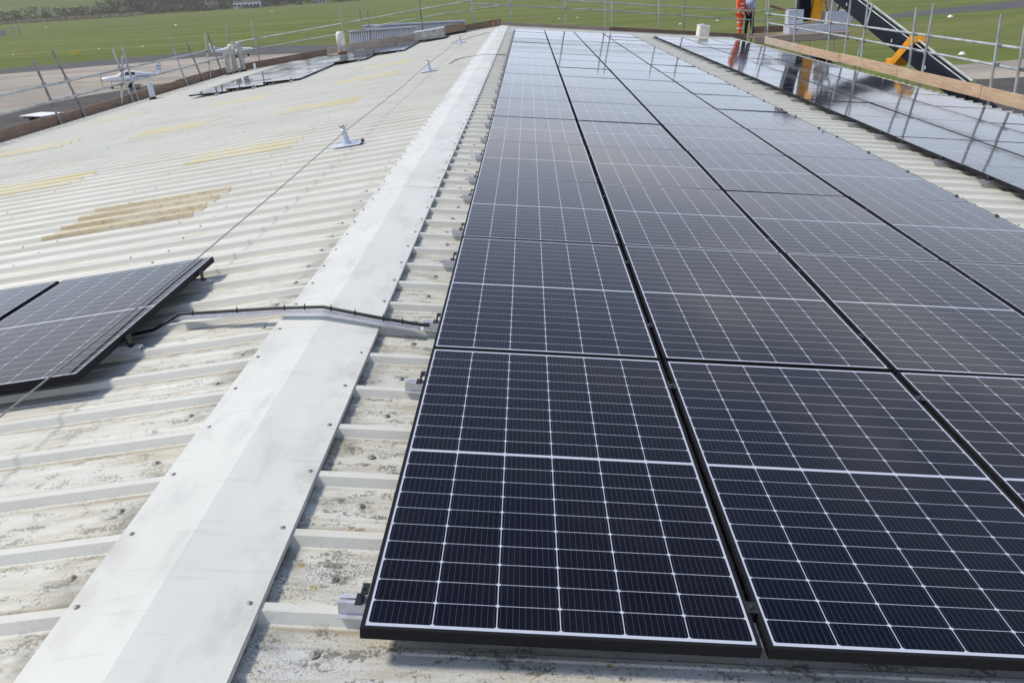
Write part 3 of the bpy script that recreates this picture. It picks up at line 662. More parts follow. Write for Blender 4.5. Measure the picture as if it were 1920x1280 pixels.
def person(loc, rot, label, top, bottom, tape, pose):
    t = empty('person', loc, (0, 0, rot), label, 'person', 'people standing at the far right corner of the roof')
    a = pose
    # body
    J = [((0, 0, .93), .12, .095), ((0, .0, 1.12), .125, .09), ((0, .01, 1.32), .15, .10), ((0, .01, 1.45), .07, .06), ((0, .0, 1.54), .052), ((0, -.01, 1.63), .088, .10), ((0, -.01, 1.72), .07, .085)]
    E = [(0, 1), (1, 2), (2, 3), (3, 4), (4, 5), (5, 6)]
    for s in (-1, 1):
        k = len(J); st = a['leg'] * s
        J += [((.09*s, 0, .88), .085), ((.10*s, st*.5-.01, .49), .055), ((.10*s, st, .10), .040), ((.105*s, st-.13, .035), .034)]
        E += [(0, k), (k, k+1), (k+1, k+2), (k+2, k+3)]
        k = len(J); el, ha = a['arm%d' % s]
        J += [((.19*s, .01, 1.40), .05), (el, .038), (ha, .027)]
        E += [(2, k), (k, k+1), (k+1, k+2)]
        d = (Vector(ha)-Vector(el)).normalized(); sd = d.cross(Vector((0, 1, .2))).normalized()
        w = len(J)-1; J.append((tuple(Vector(ha)+d*.07), .022, .03)); E.append((w, w+1)); pm = w+1
        for f in range(4):
            o_ = sd*(f-1.5)*.019; L_ = (.065, .078, .072, .055)[f]
            p1 = Vector(ha)+d*(.095)+o_; p2 = p1+d*L_*.5+Vector((0, -.008, 0)); p3 = p2+d*L_*.5+Vector((0, -.02, 0))
            n0 = len(J); J += [(tuple(p1), .009), (tuple(p2), .0085), (tuple(p3), .0075)]; E += [(pm, n0), (n0, n0+1), (n0+1, n0+2)]
        n0 = len(J); p1 = Vector(ha)+d*.03+sd*.035*(-s); J += [(tuple(p1), .010), (tuple(p1+d*.035-sd*.012*s), .009)]; E += [(w, n0), (n0, n0+1)]
    skin('body', J, E, M_SKIN, t)
    # head details
    b = MB(); b.lathe((0, .0, 1.66), [(.098, 0), (.105, .05), (.085, .11), (.05, .14), (.0001, .15)], 14); b.build('hard_hat' if tape else 'hair', M_WHITE if tape else M_HAIR, t)
    f = MB(); f.lathe((0, -.105, 1.625), [(.012, -.02), (.008, .02), (.0001, .03)], 6)
    for s in (-1, 1): f.lathe((.033*s, -.092, 1.665), [(.0001, -.008), (.009, 0), (.0001, .008)], 6); f.lathe((.092*s, 0, 1.63), [(.0001, -.03), (.015, 0), (.0001, .03)], 6)
    f.box((0, -.099, 1.585), (.045, .008, .008)); f.build('face', M_SKIN, t)
    # clothes
    J = [((0, 0, .98), .155, .125), ((0, 0, 1.14), .15, .115), ((0, .01, 1.33), .175, .125), ((0, .01, 1.44), .10, .08)]; E = [(0, 1), (1, 2), (2, 3)]
    for s in (-1, 1):
        k = len(J); el, ha = a['arm%d' % s]; el_ = Vector(el); mid = el_.lerp(Vector(ha), a['sleeve'])
        J += [((.195*s, .01, 1.40), .072), (tuple(el_), .056), (tuple(mid), .047)]; E += [(2, k), (k, k+1), (k+1, k+2)]
    skin('jacket' if tape else 'shirt', J, E, top, t)
    J = [((0, 0, .96), .155, .125)]; E = []
    for s in (-1, 1):
        k = len(J); st = a['leg']*s
        J += [((.095*s, 0, .86), .112), ((.10*s, st*.5-.01, .49), .082), ((.10*s, st, .13), .066), ((.10*s, st, .07), .066)]; E += [(0, k), (k, k+1), (k+1, k+2), (k+2, k+3)]
    skin('trousers', J, E, bottom, t)
    for s in (-1, 1):
        st = a['leg']*s
        skin('boot', [((.10*s, st+.03, .05), .05), ((.103*s, st-.06, .045), .048), ((.107*s, st-.15, .038), .040)], [(0, 1), (1, 2)], M_BOOT, t)
    if tape:
        for z, r1, r2 in ((1.12, .165, .13), (1.27, .178, .135)):
            b = MB(); b.lathe((0, 0, z), [(r1, -.025), (r1, .025)], 20, M=Matrix.Diagonal((1, r2/r1, 1))); b.build('reflective_band', M_REFL, t)
        for s in (-1, 1):
            for z in (.33, .56):
                b = MB(); b.lathe((.10*s, a['leg']*s*.6, z), [(.088, -.022), (.09, .022)], 14); b.build('reflective_band', M_REFL, t)
    return t
person((9.30, 35.0, -1.075), R(40), 'person in orange hi-vis jacket and trousers with pale bands, standing at the far roof corner', M_HIVIS, M_HIVIS, True,
       {'leg': .06, 'arm-1': ((-.27, -.03, 1.14), (-.22, -.20, .98)), 'arm1': ((.27, -.02, 1.13), (.24, -.16, .93)), 'sleeve': .95})
person((9.72, 35.12, -1.075), R(-60), 'person in light blue shirt and dark trousers, standing right of the orange one', M_SHIRT, M_TROU, False,
       {'leg': .10, 'arm-1': ((-.25, .0, 1.12), (-.19, -.22, 1.03)), 'arm1': ((.26, .0, 1.12), (.27, -.06, .87)), 'sleeve': .35})

# ------------------------------------------------------------------ articulated boom lift beside the scaffold
lift = empty('boom_lift', (11.6, 28, ZG), label='black boom lift with yellow brackets rising diagonally behind the right scaffold', cat='boom lift')
q = Off(lift.location)
def beam(a, b, w, h, name, mat, roll=Vector((0, 0, 1)), par=lift, taper=1.):
    a, b = Vector(a), Vector(b); d = (b-a).normalized(); s = d.cross(roll).normalized(); u = s.cross(d)
    vs = []
    for p, k in ((a, 1), (b, taper)):
        for i, j in ((-1, -1), (1, -1), (1, 1), (-1, 1)): vs.append(p + s*i*w/2*k + u*j*h/2*k)
    mb = MB(); mb.add(vs, [(3, 2, 1, 0), (4, 5, 6, 7), (0, 1, 5, 4), (1, 2, 6, 5), (2, 3, 7, 6), (3, 0, 4, 7)]); return mb, d, s, u
B0, B1 = q(10.85, 18.4, -1.62), q(10.85, 31.0, 1.25)
mb, d, s, u = beam(B0, B1, .30, .43, '', None); 
for i, f in enumerate((.18, .36, .52, .66, .80)):
    c = B0.lerp(B1, f) - s*.175
    for k in range(4):
        M = Matrix.Rotation(k*math.pi/4, 3, 'X'); mb.box(c, (.012, .10, .02), M, mi=1)
mb.build('main_boom', [M_BOOM, M_POST], lift)
mb, *_ = beam(B0.lerp(B1, .0)-d*.9-u*.02, B0.lerp(B1, .3), .24, .36, '', None); mb.build('inner_boom', M_BOOM, lift)
rm = MB(); rm.tube([B0+u*.36+d*.2, B1+u*.40], .030, 8); rm.tube([B0+u*.31-s*.1, B1+u*.30-s*.1], .018, 6); rm.build('hydraulic_cylinder', M_GALV, lift)
mb, *_ = beam(B0.lerp(B1, .335)-u*.50, B0.lerp(B1, .265)+u*.42, .38, .24, '', None, d); mb.build('yellow_bracket', M_YELLOW, lift)
mb = MB(); mb.box(B0.lerp(B1, .345)-u*.52, (.4, .5, .14)); mb.build('yellow_bracket', M_YELLOW, lift)
mb = MB(); mb.box(B0.lerp(B1, .80)+u*.05, (.5, .75, .62)); mb.build('yellow_bracket', M_YELLOW, lift)
mb, *_ = beam(q(12.05, 35.6, -.62), q(11.95, 35.2, 1.75), .48, .50, '', None, Vector((0, 1, 0))); mb.build('mast', M_BOOM, lift)
mb, *_ = beam(q(12.46, 35.3, -.66), q(12.66, 35.0, 1.6), .36, .42, '', None, Vector((0, 1, 0))); mb.build('mast_cover', M_YELLOW, lift)
mb = MB(); mb.box(q(11.65, 35.4, -.45), (.62, .5, .55)); mb.box(q(12.5, 35.2, -.95), (2.4, .9, .34)); mb.box(q(13.3, 35.1, -.55), (1.0, .8, .5)); mb.build('machine_body', M_POST, lift)
mb = MB(); mb.tube([q(12.9, 35.2, -.4), q(13.0, 34.9, .1), q(13.35, 34.9, .7), q(13.9, 34.7, 1.4)], .05, 8); mb.tube([q(13.2, 34.9, -.5), q(13.4, 34.7, .25), q(13.7, 34.8, .8)], .035, 8); mb.build('hydraulic_hose', M_BLACK, lift)
mb = MB(); mb.box(q(13.2, 35.0, .25), (.55, .4, .35), Matrix.Rotation(.4, 3, 'Y')); mb.box(q(13.0, 35.0, -.1), (.3, .4, .5), Matrix.Rotation(-.3, 3, 'Y')); mb.build('knuckle_joint', M_PALEW, lift)
mb = MB(); mb.tube([q(10.75, 35.9, .02), q(11.1, 35.8, -.08), q(11.5, 35.6, -.22)], [.05, .07, .05], 8); mb.build('hook_arm', M_OLDW, lift)
mb = MB(); mb.box(q(12.6, 36.2, (ZG+-1.5)/2-.3), (1.6, 1.6, 5.8)); mb.build('turret', M_BOOM, lift)
mb = MB(); mb.box(q(12.4, 30.0, ZG+.95), (2.3, 6.5, .8)); mb.build('chassis', M_YELLOW, lift)
for x in (11.3, 13.5):
    for y in (27.8, 32.2):
        mb = MB(); mb.lathe(q(x, y, ZG+.55), [(.0001, -.17), (.3, -.17), (.55, -.13), (.55, .13), (.3, .17), (.0001, .17)], 18, M=Matrix.Rotation(math.pi/2, 3, 'Y')); mb.build('wheel', M_RUBBER, lift)

# ------------------------------------------------------------------ ground, terrain
def smooth(a, b, x):
    t = max(0., min(1., (x-a)/(b-a))); return t*t*(3-2*t)
def gz(x, y):
    d = smooth(1080, 2300, y + .25*(x+500)*0 - .35*min(0, x+200)*.3)
    return ZG + 95*d*smooth(500, -500, x)*.9 + 22*smooth(1100, 2600, y)
g = MB(); xs = [-6000, -4000, -3000, -2200] + [-1800+i*100 for i in range(27)] + [1000, 1400, 2000, 3000, 5000]
ys = [-3000, -1500, -500, -100, 0, 100, 300, 600, 900, 1050] + [1100+i*60 for i in range(26)] + [2900, 3600, 5000, 7000]
nx = len(xs); g.add([(x, y, gz(x, y)) for y in ys for x in xs], [(j*nx+i, j*nx+i+1, (j+1)*nx+i+1, (j+1)*nx+i) for j in range(len(ys)-1) for i in range(nx-1)], 0, True)
t = NT('airfield_grass'); n1 = t.noise(.014, t.scale((.5, 4.2, 1)), 5, .6); n2 = t.noise(.35, None, 6, .7); n3 = t.noise(.05, t.scale((.35, 1.6, 1), off=(3, 3, 0)), 4, .6)
gc = t.mix(t.ramp(n1, .35, .65), (.115, .153, .030), (.18, .195, .060)); gc = t.mix(t.m('MULTIPLY', t.ramp(n3, .5, .68), .55), gc, (.16, .135, .06))
gc = t.mix(t.m('MULTIPLY', t.ramp(n2, .35, .7), .4), gc, (.06, .085, .018)); t.out(gc, .95, 0, .1); t.bump(n2, .5, .3)
tag(g.build('ground', t.mat), kind='structure')
t = NT('apron_concrete'); a1 = t.noise(.09, t.scale((.6, 2, 1)), 5, .6); a2 = t.noise(1.2, None, 5, .7); x, y, z = t.sep()
c = t.mix(t.ramp(a1, .35, .65), (.40, .345, .28), (.27, .24, .205)); c = t.mix(t.m('MULTIPLY', t.ramp(a2, .4, .7), .25), c, (.45, .41, .34))
jx = t.m('ABSOLUTE', t.m('SUBTRACT', t.m('FRACT', t.m('DIVIDE', x, 6)), .5)); jy = t.m('ABSOLUTE', t.m('SUBTRACT', t.m('FRACT', t.m('DIVIDE', y, 6)), .5))
c = t.mix(t.m('MULTIPLY', t.m('GREATER_THAN', t.m('MAXIMUM', jx, jy), .49), .5), c, (.13, .12, .10)); t.out(c, .9, 0, .2); M_APRON = t.mat
def asphalt(nm, a, b):
    t = NT(nm); n = t.noise(.2, t.scale((1, 2, 1)), 5, .6); n2 = t.noise(6, None, 4, .7); c = t.mix(t.ramp(n, .35, .65), a, b); c = t.mix(t.m('MULTIPLY', t.ramp(n2, .45, .7), .3), c, tuple(k*1.5 for k in a)); t.out(c, .92, 0, .2); return t.mat
M_ASPH = asphalt('dark_asphalt', (.070, .066, .062), (.095, .086, .078)); M_TAXI = asphalt('taxiway_asphalt', (.085, .083, .082), (.115, .108, .105))
def flat(name, poly, z, mat): b = MB(); b.add([(x, y, ZG+z) for x, y in poly], [tuple(range(len(poly)))]); return tag(b.build(name, mat), kind='structure')
flat('apron', [(-420, -60), (-14, -60), (-14, 75), (-28, 150), (-44, 158), (-62.5, 163.2), (-94.6, 149.2), (-420, 10)], .02, M_APRON)
flat('road', [(-50, -60), (-9, -60), (-9, 150), (-30, 155), (-44, 135), (-48, 112), (-54, 100), (-56, 88), (-54, 60)], .03, M_ASPH)
flat('taxiway', [(-460, -13), (-94.6, 149.2), (-62.5, 163.2), (-44, 158), (-28, 150), (-10, 158), (-10, 176), (-38, 177.5), (-61, 190.5), (-104, 165), (-470, 4)], .035, M_TAXI)
flat('apron', [(36.5, 76), (38.6, 80.0), (48, 82.0), (140, 90), (140, 40), (37.6, 69.6), (36.3, 72)], .02, M_APRON)
flat('road', [(12, 20), (37.4, 69.6), (140, 66), (140, 10), (12, 10)], .03, M_ASPH)
flat('taxiway', [(-40, 95+40), (61.5, 153.8), (92.4, 163.2), (260, 205), (330, 260), (107.8, 191.4), (66.3, 166.3), (40, 152)][1:], .02, M_TAXI)

# far scrub, reeds and woodland: one mass each
def leaf_clump(mb, c, r, h, n, size):
    for _ in range(n):
        th = rnd.uniform(0, 6.283); rr = r*math.sqrt(rnd.random()); zz = rnd.random()**.8
        rr *= math.sqrt(max(.05, 1-zz*zz*.8))
        p = Vector((c[0]+rr*math.cos(th), c[1]+rr*math.sin(th)*.6, c[2]+zz*h)); s = size*rnd.uniform(.5, 1.3)
        a = Vector((rnd.uniform(-1, 1), rnd.uniform(-.4, .4), rnd.uniform(-.7, .7))).normalized()*s; b = Vector((rnd.uniform(-.5, .5), rnd.uniform(-1, .3), 1)).normalized()*s
        mb.add([p-a, p+b*.3-a*.3, p+a, p+b], [(0, 1, 2, 3)], rnd.choice((0, 0, 1, 2)))
def foliage(nm, cols): return [simple(nm, c, .9, 0, .3, .3, .1) for c in cols]
F_SCRUB = foliage('brown_scrub', [(.22, .17, .11), (.33, .26, .17), (.12, .095, .065)]); F_REED = foliage('pale_reeds', [(.52, .44, .32), (.42, .34, .24), (.24, .18, .12)]); F_WOOD = foliage('bare_wood', [(.20, .175, .125), (.34, .29, .21), (.11, .105, .075)])
def edge(f):      # along the far edge of the field, left (0) to right (1)
    P = [(-900, 700), (-706, 1060), (-560, 1090), (-470, 1100), (-330, 1110), (-230, 1130), (-100, 1160), (60, 1190)]
    k = f*(len(P)-1); i = min(int(k), len(P)-2); a, b = P[i], P[i+1]; w = k-i; return a[0]+(b[0]-a[0])*w, a[1]+(b[1]-a[1])*w
mb = MB()
for i in range(330):
    x, y = edge(rnd.uniform(.02, .56)); y += rnd.uniform(5, 70); k = max(.3, min(1, (-x-250)/350)); leaf_clump(mb, (x, y, gz(x, y)), rnd.uniform(5, 12), rnd.uniform(3, 8)*(.4+.6*k), 34, 1.5)
for i in range(160):
    x, y = edge(rnd.uniform(.5, 1)); y += rnd.uniform(5, 60); leaf_clump(mb, (x, y, gz(x, y)), rnd.uniform(4, 10), rnd.uniform(1.5, 4), 26, 1.2)
tag(mb.build('scrub', F_SCRUB), 'brown winter scrub along the far edge of the airfield', 'scrub', kind='stuff')
mb = MB()
for i in range(240):
    f = rnd.uniform(.02, .40); x, y = edge(f); y += rnd.uniform(-34, 6); leaf_clump(mb, (x, y, gz(x, y)), rnd.uniform(6, 16), rnd.uniform(1.8, 4.2), 34, 1.3)
tag(mb.build('reed_bed', F_REED), 'pale strip of dry reeds in front of the far scrub', 'reeds', kind='stuff')
mb = MB()
for i in range(430):
    x = rnd.uniform(-600, -300); y = rnd.uniform(1140, 1420); leaf_clump(mb, (x, y, gz(x, y)), rnd.uniform(5, 10), rnd.uniform(9, 19)*(.5+.5*smooth(-330, -420, x)), 50, 1.7)
for i in range(120):
    x = rnd.uniform(-950, -560); y = rnd.uniform(1190, 1300) + max(0, (-x-600))*.1; 
    leaf_clump(mb, (x, y, gz(x, y)), rnd.uniform(4, 8), rnd.uniform(3, 8), 34, 1.5)
for i in range(150):
    x = rnd.uniform(-1700, -500); y = rnd.uniform(2200, 2400); leaf_clump(mb, (x, y, gz(x, y)), rnd.uniform(10, 20), rnd.uniform(10, 20), 34, 3.5)
tag(mb.build('woodland', F_WOOD), 'dark leafless woodland on the hillside at the top left', 'woodland', kind='stuff')
TK = simple('bark', (.10, .08, .06), .9)
for i, (x, y, h, r, lab) in enumerate(((-520, 1118, 11, 7, 'pale rounded tree in front of the dark wood, left of the white house'), (-405, 1122, 10, 6, 'light bushy tree just left of the white house'), (-322, 1120, 9, 6, 'reddish brown tree just right of the white house'), (-455, 1112, 8, 8, 'yellowish bush at the foot of the wood'))):
    t = empty('tree', (x, y, gz(x, y)), label=lab, cat='tree'); b = MB(); b.tube([(0, 0, 0), (.2, 0, h*.4), (0, .2, h*.7)], [.5, .35, .15], 7); b.tube([(.1, 0, h*.35), (r*.5, 0, h*.75)], [.22, .08], 5); b.tube([(.1, 0, h*.35), (-r*.5, .3, h*.7)], [.22, .08], 5); b.build('trunk', TK, t)
    b = MB(); leaf_clump(b, (0, 0, h*.25), r, h*.75, 260, 1.0); b.build('crown', [F_REED, F_REED, F_SCRUB, [simple('yellow_green_leaf', (.20, .19, .07), .9)]*3][i], t)
def house(x, y, w, d, h, label, mats, wn, rz=.2):
    t = empty('far_building', (x, y, gz(x, y)), (0, 0, rz), label, 'building', None)
    b = MB(); b.box((0, 0, h/2), (w, d, h)); b.build('wall', mats, t)
    b = MB(); b.add([(-w/2-.4, -d/2-.4, h), (w/2+.4, -d/2-.4, h), (w/2+.4, d/2+.4, h), (-w/2-.4, d/2+.4, h), (-w/2-.4, 0, h+2.6), (w/2+.4, 0, h+2.6)], [(0, 1, 5, 4), (2, 3, 4, 5), (0, 4, 3), (1, 2, 5), (3, 2, 1, 0)]); b.build('roof', M_TAXI, t)
    for k in range(wn):
        b = MB(); b.box((-w/2+(k+.5)*w/wn, -d/2-.02, h*.55), (w/wn*.5, .08, h*.35)); b.build('window', M_WGLASS, t)
house(-362, 1128, 34, 12, 7, 'wide white house on the far edge of the field, top left', M_WHITE, 7); house(-272, 1150, 14, 8, 5, 'small grey shed far beyond the field, right of the white house', M_WALL, 3); house(-190, 1165, 22, 10, 5, 'low pale building far beyond the field near the top centre', M_CREAM, 5)
house(-420, 1160, 16, 10, 9, 'blue grey house half hidden behind the trees, left of the white house', M_POST, 4)

# field markers
def dome(x, y, r, label, mat=None):
    t = empty('field_marker', (x, y, ZG+.02), label=label, cat='marker', group='white markers on the airfield'); b = MB()
    b.lathe((0, 0, 0), [(r, 0), (r*.96, .12*r), (r*.7, .55*r), (r*.3, .8*r), (.0001, .85*r)], 14); b.build('dome', mat or M_WHITE, t); b = MB(); b.lathe((0, 0, 0), [(r*1.12, 0), (r*1.12, .04), (r*.9, .05)], 14); b.build('base_ring', M_CREAM, t)
dome(72.3, 148.9, .45, 'white marker dome on the grass, just left of the far taxiway on the right'); dome(45.7, 89.4, .34, 'white marker dome on the grass above the right hand apron')
for x, y, l in ((-136, 223, 'pale marker nearest the left edge of the picture'), (-113.7, 224.8, 'pale marker right of the yellow board'), (-101.8, 224.7, 'pale marker above the white aircraft'), (-359, 640, 'faint far marker by the scrub at top left'), (-182, 446, 'faint marker on the grass left of centre'), (31.3, 177, 'marker just above the white container'), (13.8, 237.9, 'marker right of the second gable pole'), (48, 187, 'marker right of the two people'), (8.7, 238.4, 'marker beside the gable pole in the centre'), (39.6, 180.5, 'marker just left of the two people'), (-217, 738, 'far marker on the field, upper left of centre')):
    dome(x, y, .3 if y < 300 else .8, l, M_CREAM)
t = empty('field_sign', (-105.6, 196.7, ZG), (0, 0, .4), 'small yellow marker board on the grass beyond the taxiway', 'sign'); b = MB(); b.box((0, 0, .75), (2.2, .12, .8)); b.build('board', simple('yellow_sign_paint', (.75, .58, .10), .5), t)
b = MB(); b.box((-.8, 0, .2), (.08, .08, .4)); b.box((.8, 0, .2), (.08, .08, .4)); b.build('leg', M_GALVD, t)
t = empty('field_cabinet', (-275, 448, ZG), (0, 0, .4), 'grey equipment cabinets at the left edge of the grass field', 'cabinet'); b = MB(); b.box((0, 0, 1.6), (3, 2, 3.2)); b.box((5, 0, 2.2), (.7, .7, 4.4)); b.box((8, 0, 2.0), (.7, .7, 4.0)); b.build('housing', M_VENT, t)
t = empty('flat_trailer', (-46.9, 78.2, ZG), (0, 0, R(-25)), 'low trailer with a pale flat top parked below the left eave', 'trailer'); b = MB(); b.box((0, 0, .62), (3.4, 2.3, .08)); b.build('flat_bed', M_WHITE, t)
b = MB(); b.box((0, 0, .5), (3.0, 1.8, .2)); b.tube([(1.6, 0, .5), (2.6, 0, .45)], .05, 8); b.build('chassis', M_BLACK, t)
for x in (-.35, .45):
    for y in (-.9, .9):
        b = MB(); b.lathe((x, y, .28), [(.0001, -.09), (.28, -.09), (.28, .09), (.0001, .09)], 14, M=Matrix.Rotation(math.pi/2, 3, 'X')); b.build('wheel', M_RUBBER, t)

# ------------------------------------------------------------------ light aircraft
def aircraft(loc, rot, label, stripe, sc_=1.):
    t = empty('light_aircraft', loc, (0, 0, rot), label, 'aircraft', 'parked light aircraft'); t.scale = (sc_,)*3
    b = MB()  # fuselage along x, nose at +x
    st = [(3.55, .22, .26, 1.20), (3.35, .42, .40, 1.20), (2.4, .52, .52, 1.20), (1.7, .56, .58, 1.22), (1.0, .58, .86, 1.38), (.2, .58, .92, 1.42), (-.8, .52, .80, 1.38), (-1.8, .36, .56, 1.32), (-3.0, .2, .34, 1.34), (-3.9, .08, .18, 1.38)]
    n = 12; vs = []
    for x, w, h, zc in st:
        for k in range(n):
            a = 2*math.pi*k/n; ca, sa = math.cos(a), math.sin(a)
            vs.append((x, w*math.copysign(abs(ca)**.8, ca), zc + h*.72*math.copysign(abs(sa)**.8, sa)))
    fs = [(i*n+k, i*n+(k+1) % n, (i+1)*n+(k+1) % n, (i+1)*n+k) for i in range(len(st)-1) for k in range(n)]
    b.add(vs, [f[::-1] for f in fs], 0, True); b.add(vs[:n], [tuple(range(n))]); b.add(vs[-n:], [tuple(range(n))[::-1]]); b.build('fuselage', M_WHITE, t)
    for s in (-1, 1):
        b = MB(); b.add([(1.2, .3*s, .92), (-.35, .3*s, .92), (-.15, 4.8*s, 1.28), (.95, 4.8*s, 1.28), (1.1, .3*s, 1.06), (-.3, .3*s, 1.0), (-.1, 4.8*s, 1.34), (.85, 4.8*s, 1.38)], [(0, 1, 2, 3), (7, 6, 5, 4), (0, 3, 7, 4), (1, 5, 6, 2), (3, 2, 6, 7), (0, 4, 5, 1)]); b.build('wing', M_WHITE, t)
        b = MB(); b.add([(-3.1, .08*s, 1.42), (-3.85, .08*s, 1.42), (-3.8, 1.75*s, 1.46), (-3.2, 1.75*s, 1.46), (-3.1, .08*s, 1.5), (-3.85, .08*s, 1.45), (-3.8, 1.75*s, 1.49), (-3.2, 1.75*s, 1.52)], [(0, 1, 2, 3), (7, 6, 5, 4), (0, 3, 7, 4), (1, 5, 6, 2), (3, 2, 6, 7), (0, 4, 5, 1)]); b.build('tailplane', M_WHITE, t)
        b = MB()
        for x0, x1, z0, z1 in ((1.25, .75, 1.50, 1.88), (.62, -.02, 1.52, 2.0), (-.14, -.62, 1.52, 1.92)):
            yv = .585*s
            b.add([(x0, yv, z0), (x1, yv, z0), (x1*.95, yv*.86, z1), (x0*.85, yv*.86, z1)], [(0, 1, 2, 3)])
        b.build('side_window', M_WGLASS, t)
        b = MB(); b.box((-1.1, .50*s, 1.30), (3.4, .03, .07)); b.build('stripe', stripe, t)
        b = MB(); b.tube([(.3, 1.3*s, 1.0), (.3, 1.45*s, .3)], .05, 6); b.build('landing_gear', M_GALV, t)
        b = MB(); b.lathe((.3, 1.5*s, .24), [(.0001, -.09), (.24, -.09), (.24, .09), (.0001, .09)], 14, M=Matrix.Rotation(math.pi/2, 3, 'X')); b.build('wheel', M_RUBBER, t)
    b = MB(); b.add([(1.35, -.42, 1.62), (1.35, .42, 1.62), (.75, .36, 2.02), (.75, -.36, 2.02)], [(0, 1, 2, 3)]); b.build('windscreen', M_WGLASS, t)
    b = MB(); b.add([(-2.7, -.05, 1.5), (-3.95, -.04, 1.45), (-4.1, -.03, 2.75), (-3.6, -.03, 2.75), (-2.7, .05, 1.5), (-3.95, .04, 1.45), (-4.1, .03, 2.75), (-3.6, .03, 2.75)], [(0, 1, 2, 3), (7, 6, 5, 4), (0, 3, 7, 4), (1, 5, 6, 2), (3, 2, 6, 7)])
    b.build('tail_fin', M_WHITE, t)
    for z in (1.95, 2.3): 
        b = MB(); b.box((-3.65, 0, z), (.62, .09, .09)); b.build('stripe', stripe, t)
    b = MB(); b.tube([(2.5, 0, .85), (2.55, 0, .3)], .05, 6); b.build('nose_gear', M_GALV, t); b = MB(); b.lathe((2.55, 0, .21), [(.0001, -.07), (.21, -.07), (.21, .07), (.0001, .07)], 14, M=Matrix.Rotation(math.pi/2, 3, 'X')); b.build('wheel', M_RUBBER, t)
    b = MB(); b.box((3.62, 0, 1.2), (.04, .1, 1.75), Matrix.Rotation(.5, 3, 'X')); b.lathe((3.5, 0, 1.2), [(.16, .0), (.12, .15), (.0001, .26)], 10, M=Matrix.Rotation(math.pi/2, 3, 'Y')); b.build('propeller', M_BLACK, t)
    return t
aircraft((-51.9, 108.8, ZG+.03), R(203), 'white low wing light aircraft with blue stripes parked below the left eave', M_BLUE, .98)
aircraft((-54.5, 157.0, ZG+.03), R(20), 'farther white and blue light aircraft parked behind the three flue pipes', M_BLUE, 1.0)

# ------------------------------------------------------------------ pale air over the airfield
hz = MB(); hz.box((0, 1500, (ZG-1+150)/2), (13000, 9600, 150-(ZG-1)))
hm = bpy.data.materials.new('pale_air'); hm.use_nodes = True; ht = hm.node_tree; ht.nodes.remove(ht.nodes['Principled BSDF'])
pv = ht.nodes.new('ShaderNodeVolumePrincipled'); pv.inputs['Color'].default_value = (.86, .90, 1, 1); pv.inputs['Density'].default_value = .00009
ht.links.new(pv.outputs[0], ht.nodes['Material Output'].inputs['Volume'])
tag(hz.build('haze', hm), kind='stuff')

# ------------------------------------------------------------------ light, sky, camera
az, el = R(-80), R(52)
to_sun = Vector((math.sin(az)*math.cos(el), math.cos(az)*math.cos(el), math.sin(el)))
sd = bpy.data.lights.new('sun', 'SUN'); sd.energy = 2.45; sd.angle = R(9); sd.color = (1, .94, .84)
so = bpy.data.objects.new('sun', sd); link(so); so.rotation_euler = to_sun.to_track_quat('Z', 'Y').to_euler()
w = bpy.data.worlds.new('World'); sc.world = w; w.use_nodes = True; nt = w.node_tree; bg = nt.nodes['Background']
sk = nt.nodes.new('ShaderNodeTexSky'); sk.sky_type = 'NISHITA'; sk.sun_disc = False; sk.sun_elevation = el; sk.sun_rotation = az % (2*math.pi)
sk.air_density = 1.0; sk.dust_density = .7; sk.ozone_density = 1.5
N = nt.nodes.new; L = nt.links.new
def wm(op, a, b=None):
    n = N('ShaderNodeMath'); n.operation = op
    for i_, v in enumerate((a, b)):
        if v is None: continue
        if isinstance(v, (int, float)): n.inputs[i_].default_value = v
        else: L(v, n.inputs[i_])
    return n.outputs[0]
def wmr(x, a, b, c, d):
    n = N('ShaderNodeMapRange'); n.interpolation_type = 'SMOOTHSTEP'; L(x, n.inputs[0])
    for i_, v in enumerate((a, b, c, d)): n.inputs[i_+1].default_value = v
    return n.outputs[0]
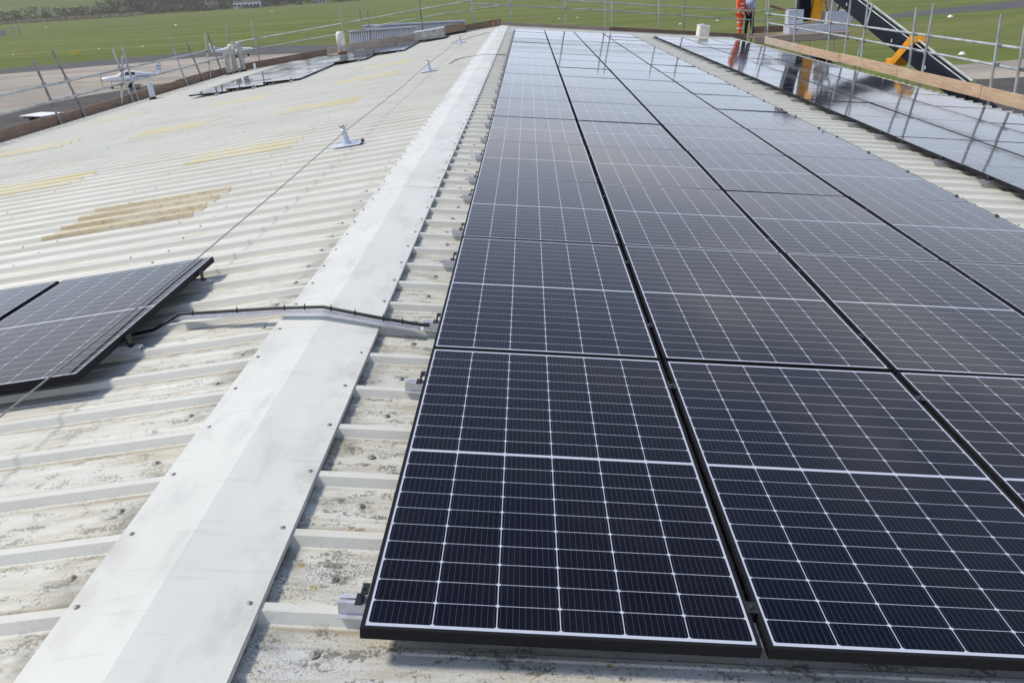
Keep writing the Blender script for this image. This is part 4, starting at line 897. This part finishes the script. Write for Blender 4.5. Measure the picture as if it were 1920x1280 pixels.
def wmix(f, a, b):
    n = N('ShaderNodeMix'); n.data_type = 'RGBA'; L(f, n.inputs[0])
    for k_, v in ((6, a), (7, b)):
        if isinstance(v, tuple): n.inputs[k_].default_value = v
        else: L(v, n.inputs[k_])
    return n.outputs[2]
tc = N('ShaderNodeTexCoord'); mp = N('ShaderNodeMapping'); mp.inputs['Scale'].default_value = (1, 1, 3.6)
L(tc.outputs['Generated'], mp.inputs[0]); sz = N('ShaderNodeSeparateXYZ'); L(tc.outputs['Generated'], sz.inputs[0]); zz = sz.outputs[2]
nz = N('ShaderNodeTexNoise'); nz.inputs['Scale'].default_value = 2.6; nz.inputs['Detail'].default_value = 7; nz.inputs['Roughness'].default_value = .55; L(mp.outputs[0], nz.inputs[0])
haze = wm('MULTIPLY', wm('EXPONENT', wm('MULTIPLY', wm('ABSOLUTE', zz), -4.4)), wmr(zz, .66, .36, .2, 1))           # bright milky air low in the sky
low = wmix(wmr(zz, .05, .22, 0, 1), (7.9, 8.8, 10.9, 1), (9.8, 9.4, 10.1, 1))
c1 = wmix(haze, sk.outputs[0], low)
cl = wm('MULTIPLY', wmr(nz.outputs[0], .47, .66, 0, .6), wmr(zz, .58, .34, .05, 1))
c2 = wmix(cl, c1, (8.0, 7.75, 8.0, 1))
L(c2, bg.inputs[0])
bg.inputs[1].default_value = .11
cam = bpy.data.cameras.new('camera'); cam.lens = 1523.174/1920*36; cam.sensor_width = 36; cam.clip_end = 12000; cam.clip_start = .05
co = bpy.data.objects.new('camera', cam); link(co)
RW = [[0.9981845425174791, 0.01744076024283849, -0.05764927546223821], [-0.04574235196412603, -0.40315723008352244, -0.9139868079278761], [-0.03918234699383008, 0.9149645171871694, -0.4016275338799882]]
rx, dn, fw = (Vector(r) for r in RW)
co.matrix_world = Matrix(((rx.x, -dn.x, -fw.x, CAMLOC.x), (rx.y, -dn.y, -fw.y, CAMLOC.y), (rx.z, -dn.z, -fw.z, CAMLOC.z), (0, 0, 0, 1)))
sc.camera = co
vs = sc.view_settings; vs.view_transform = 'Standard'; vs.look = 'None'; vs.gamma = 1; vs.exposure = 0.44
sc.cycles.max_bounces = 6
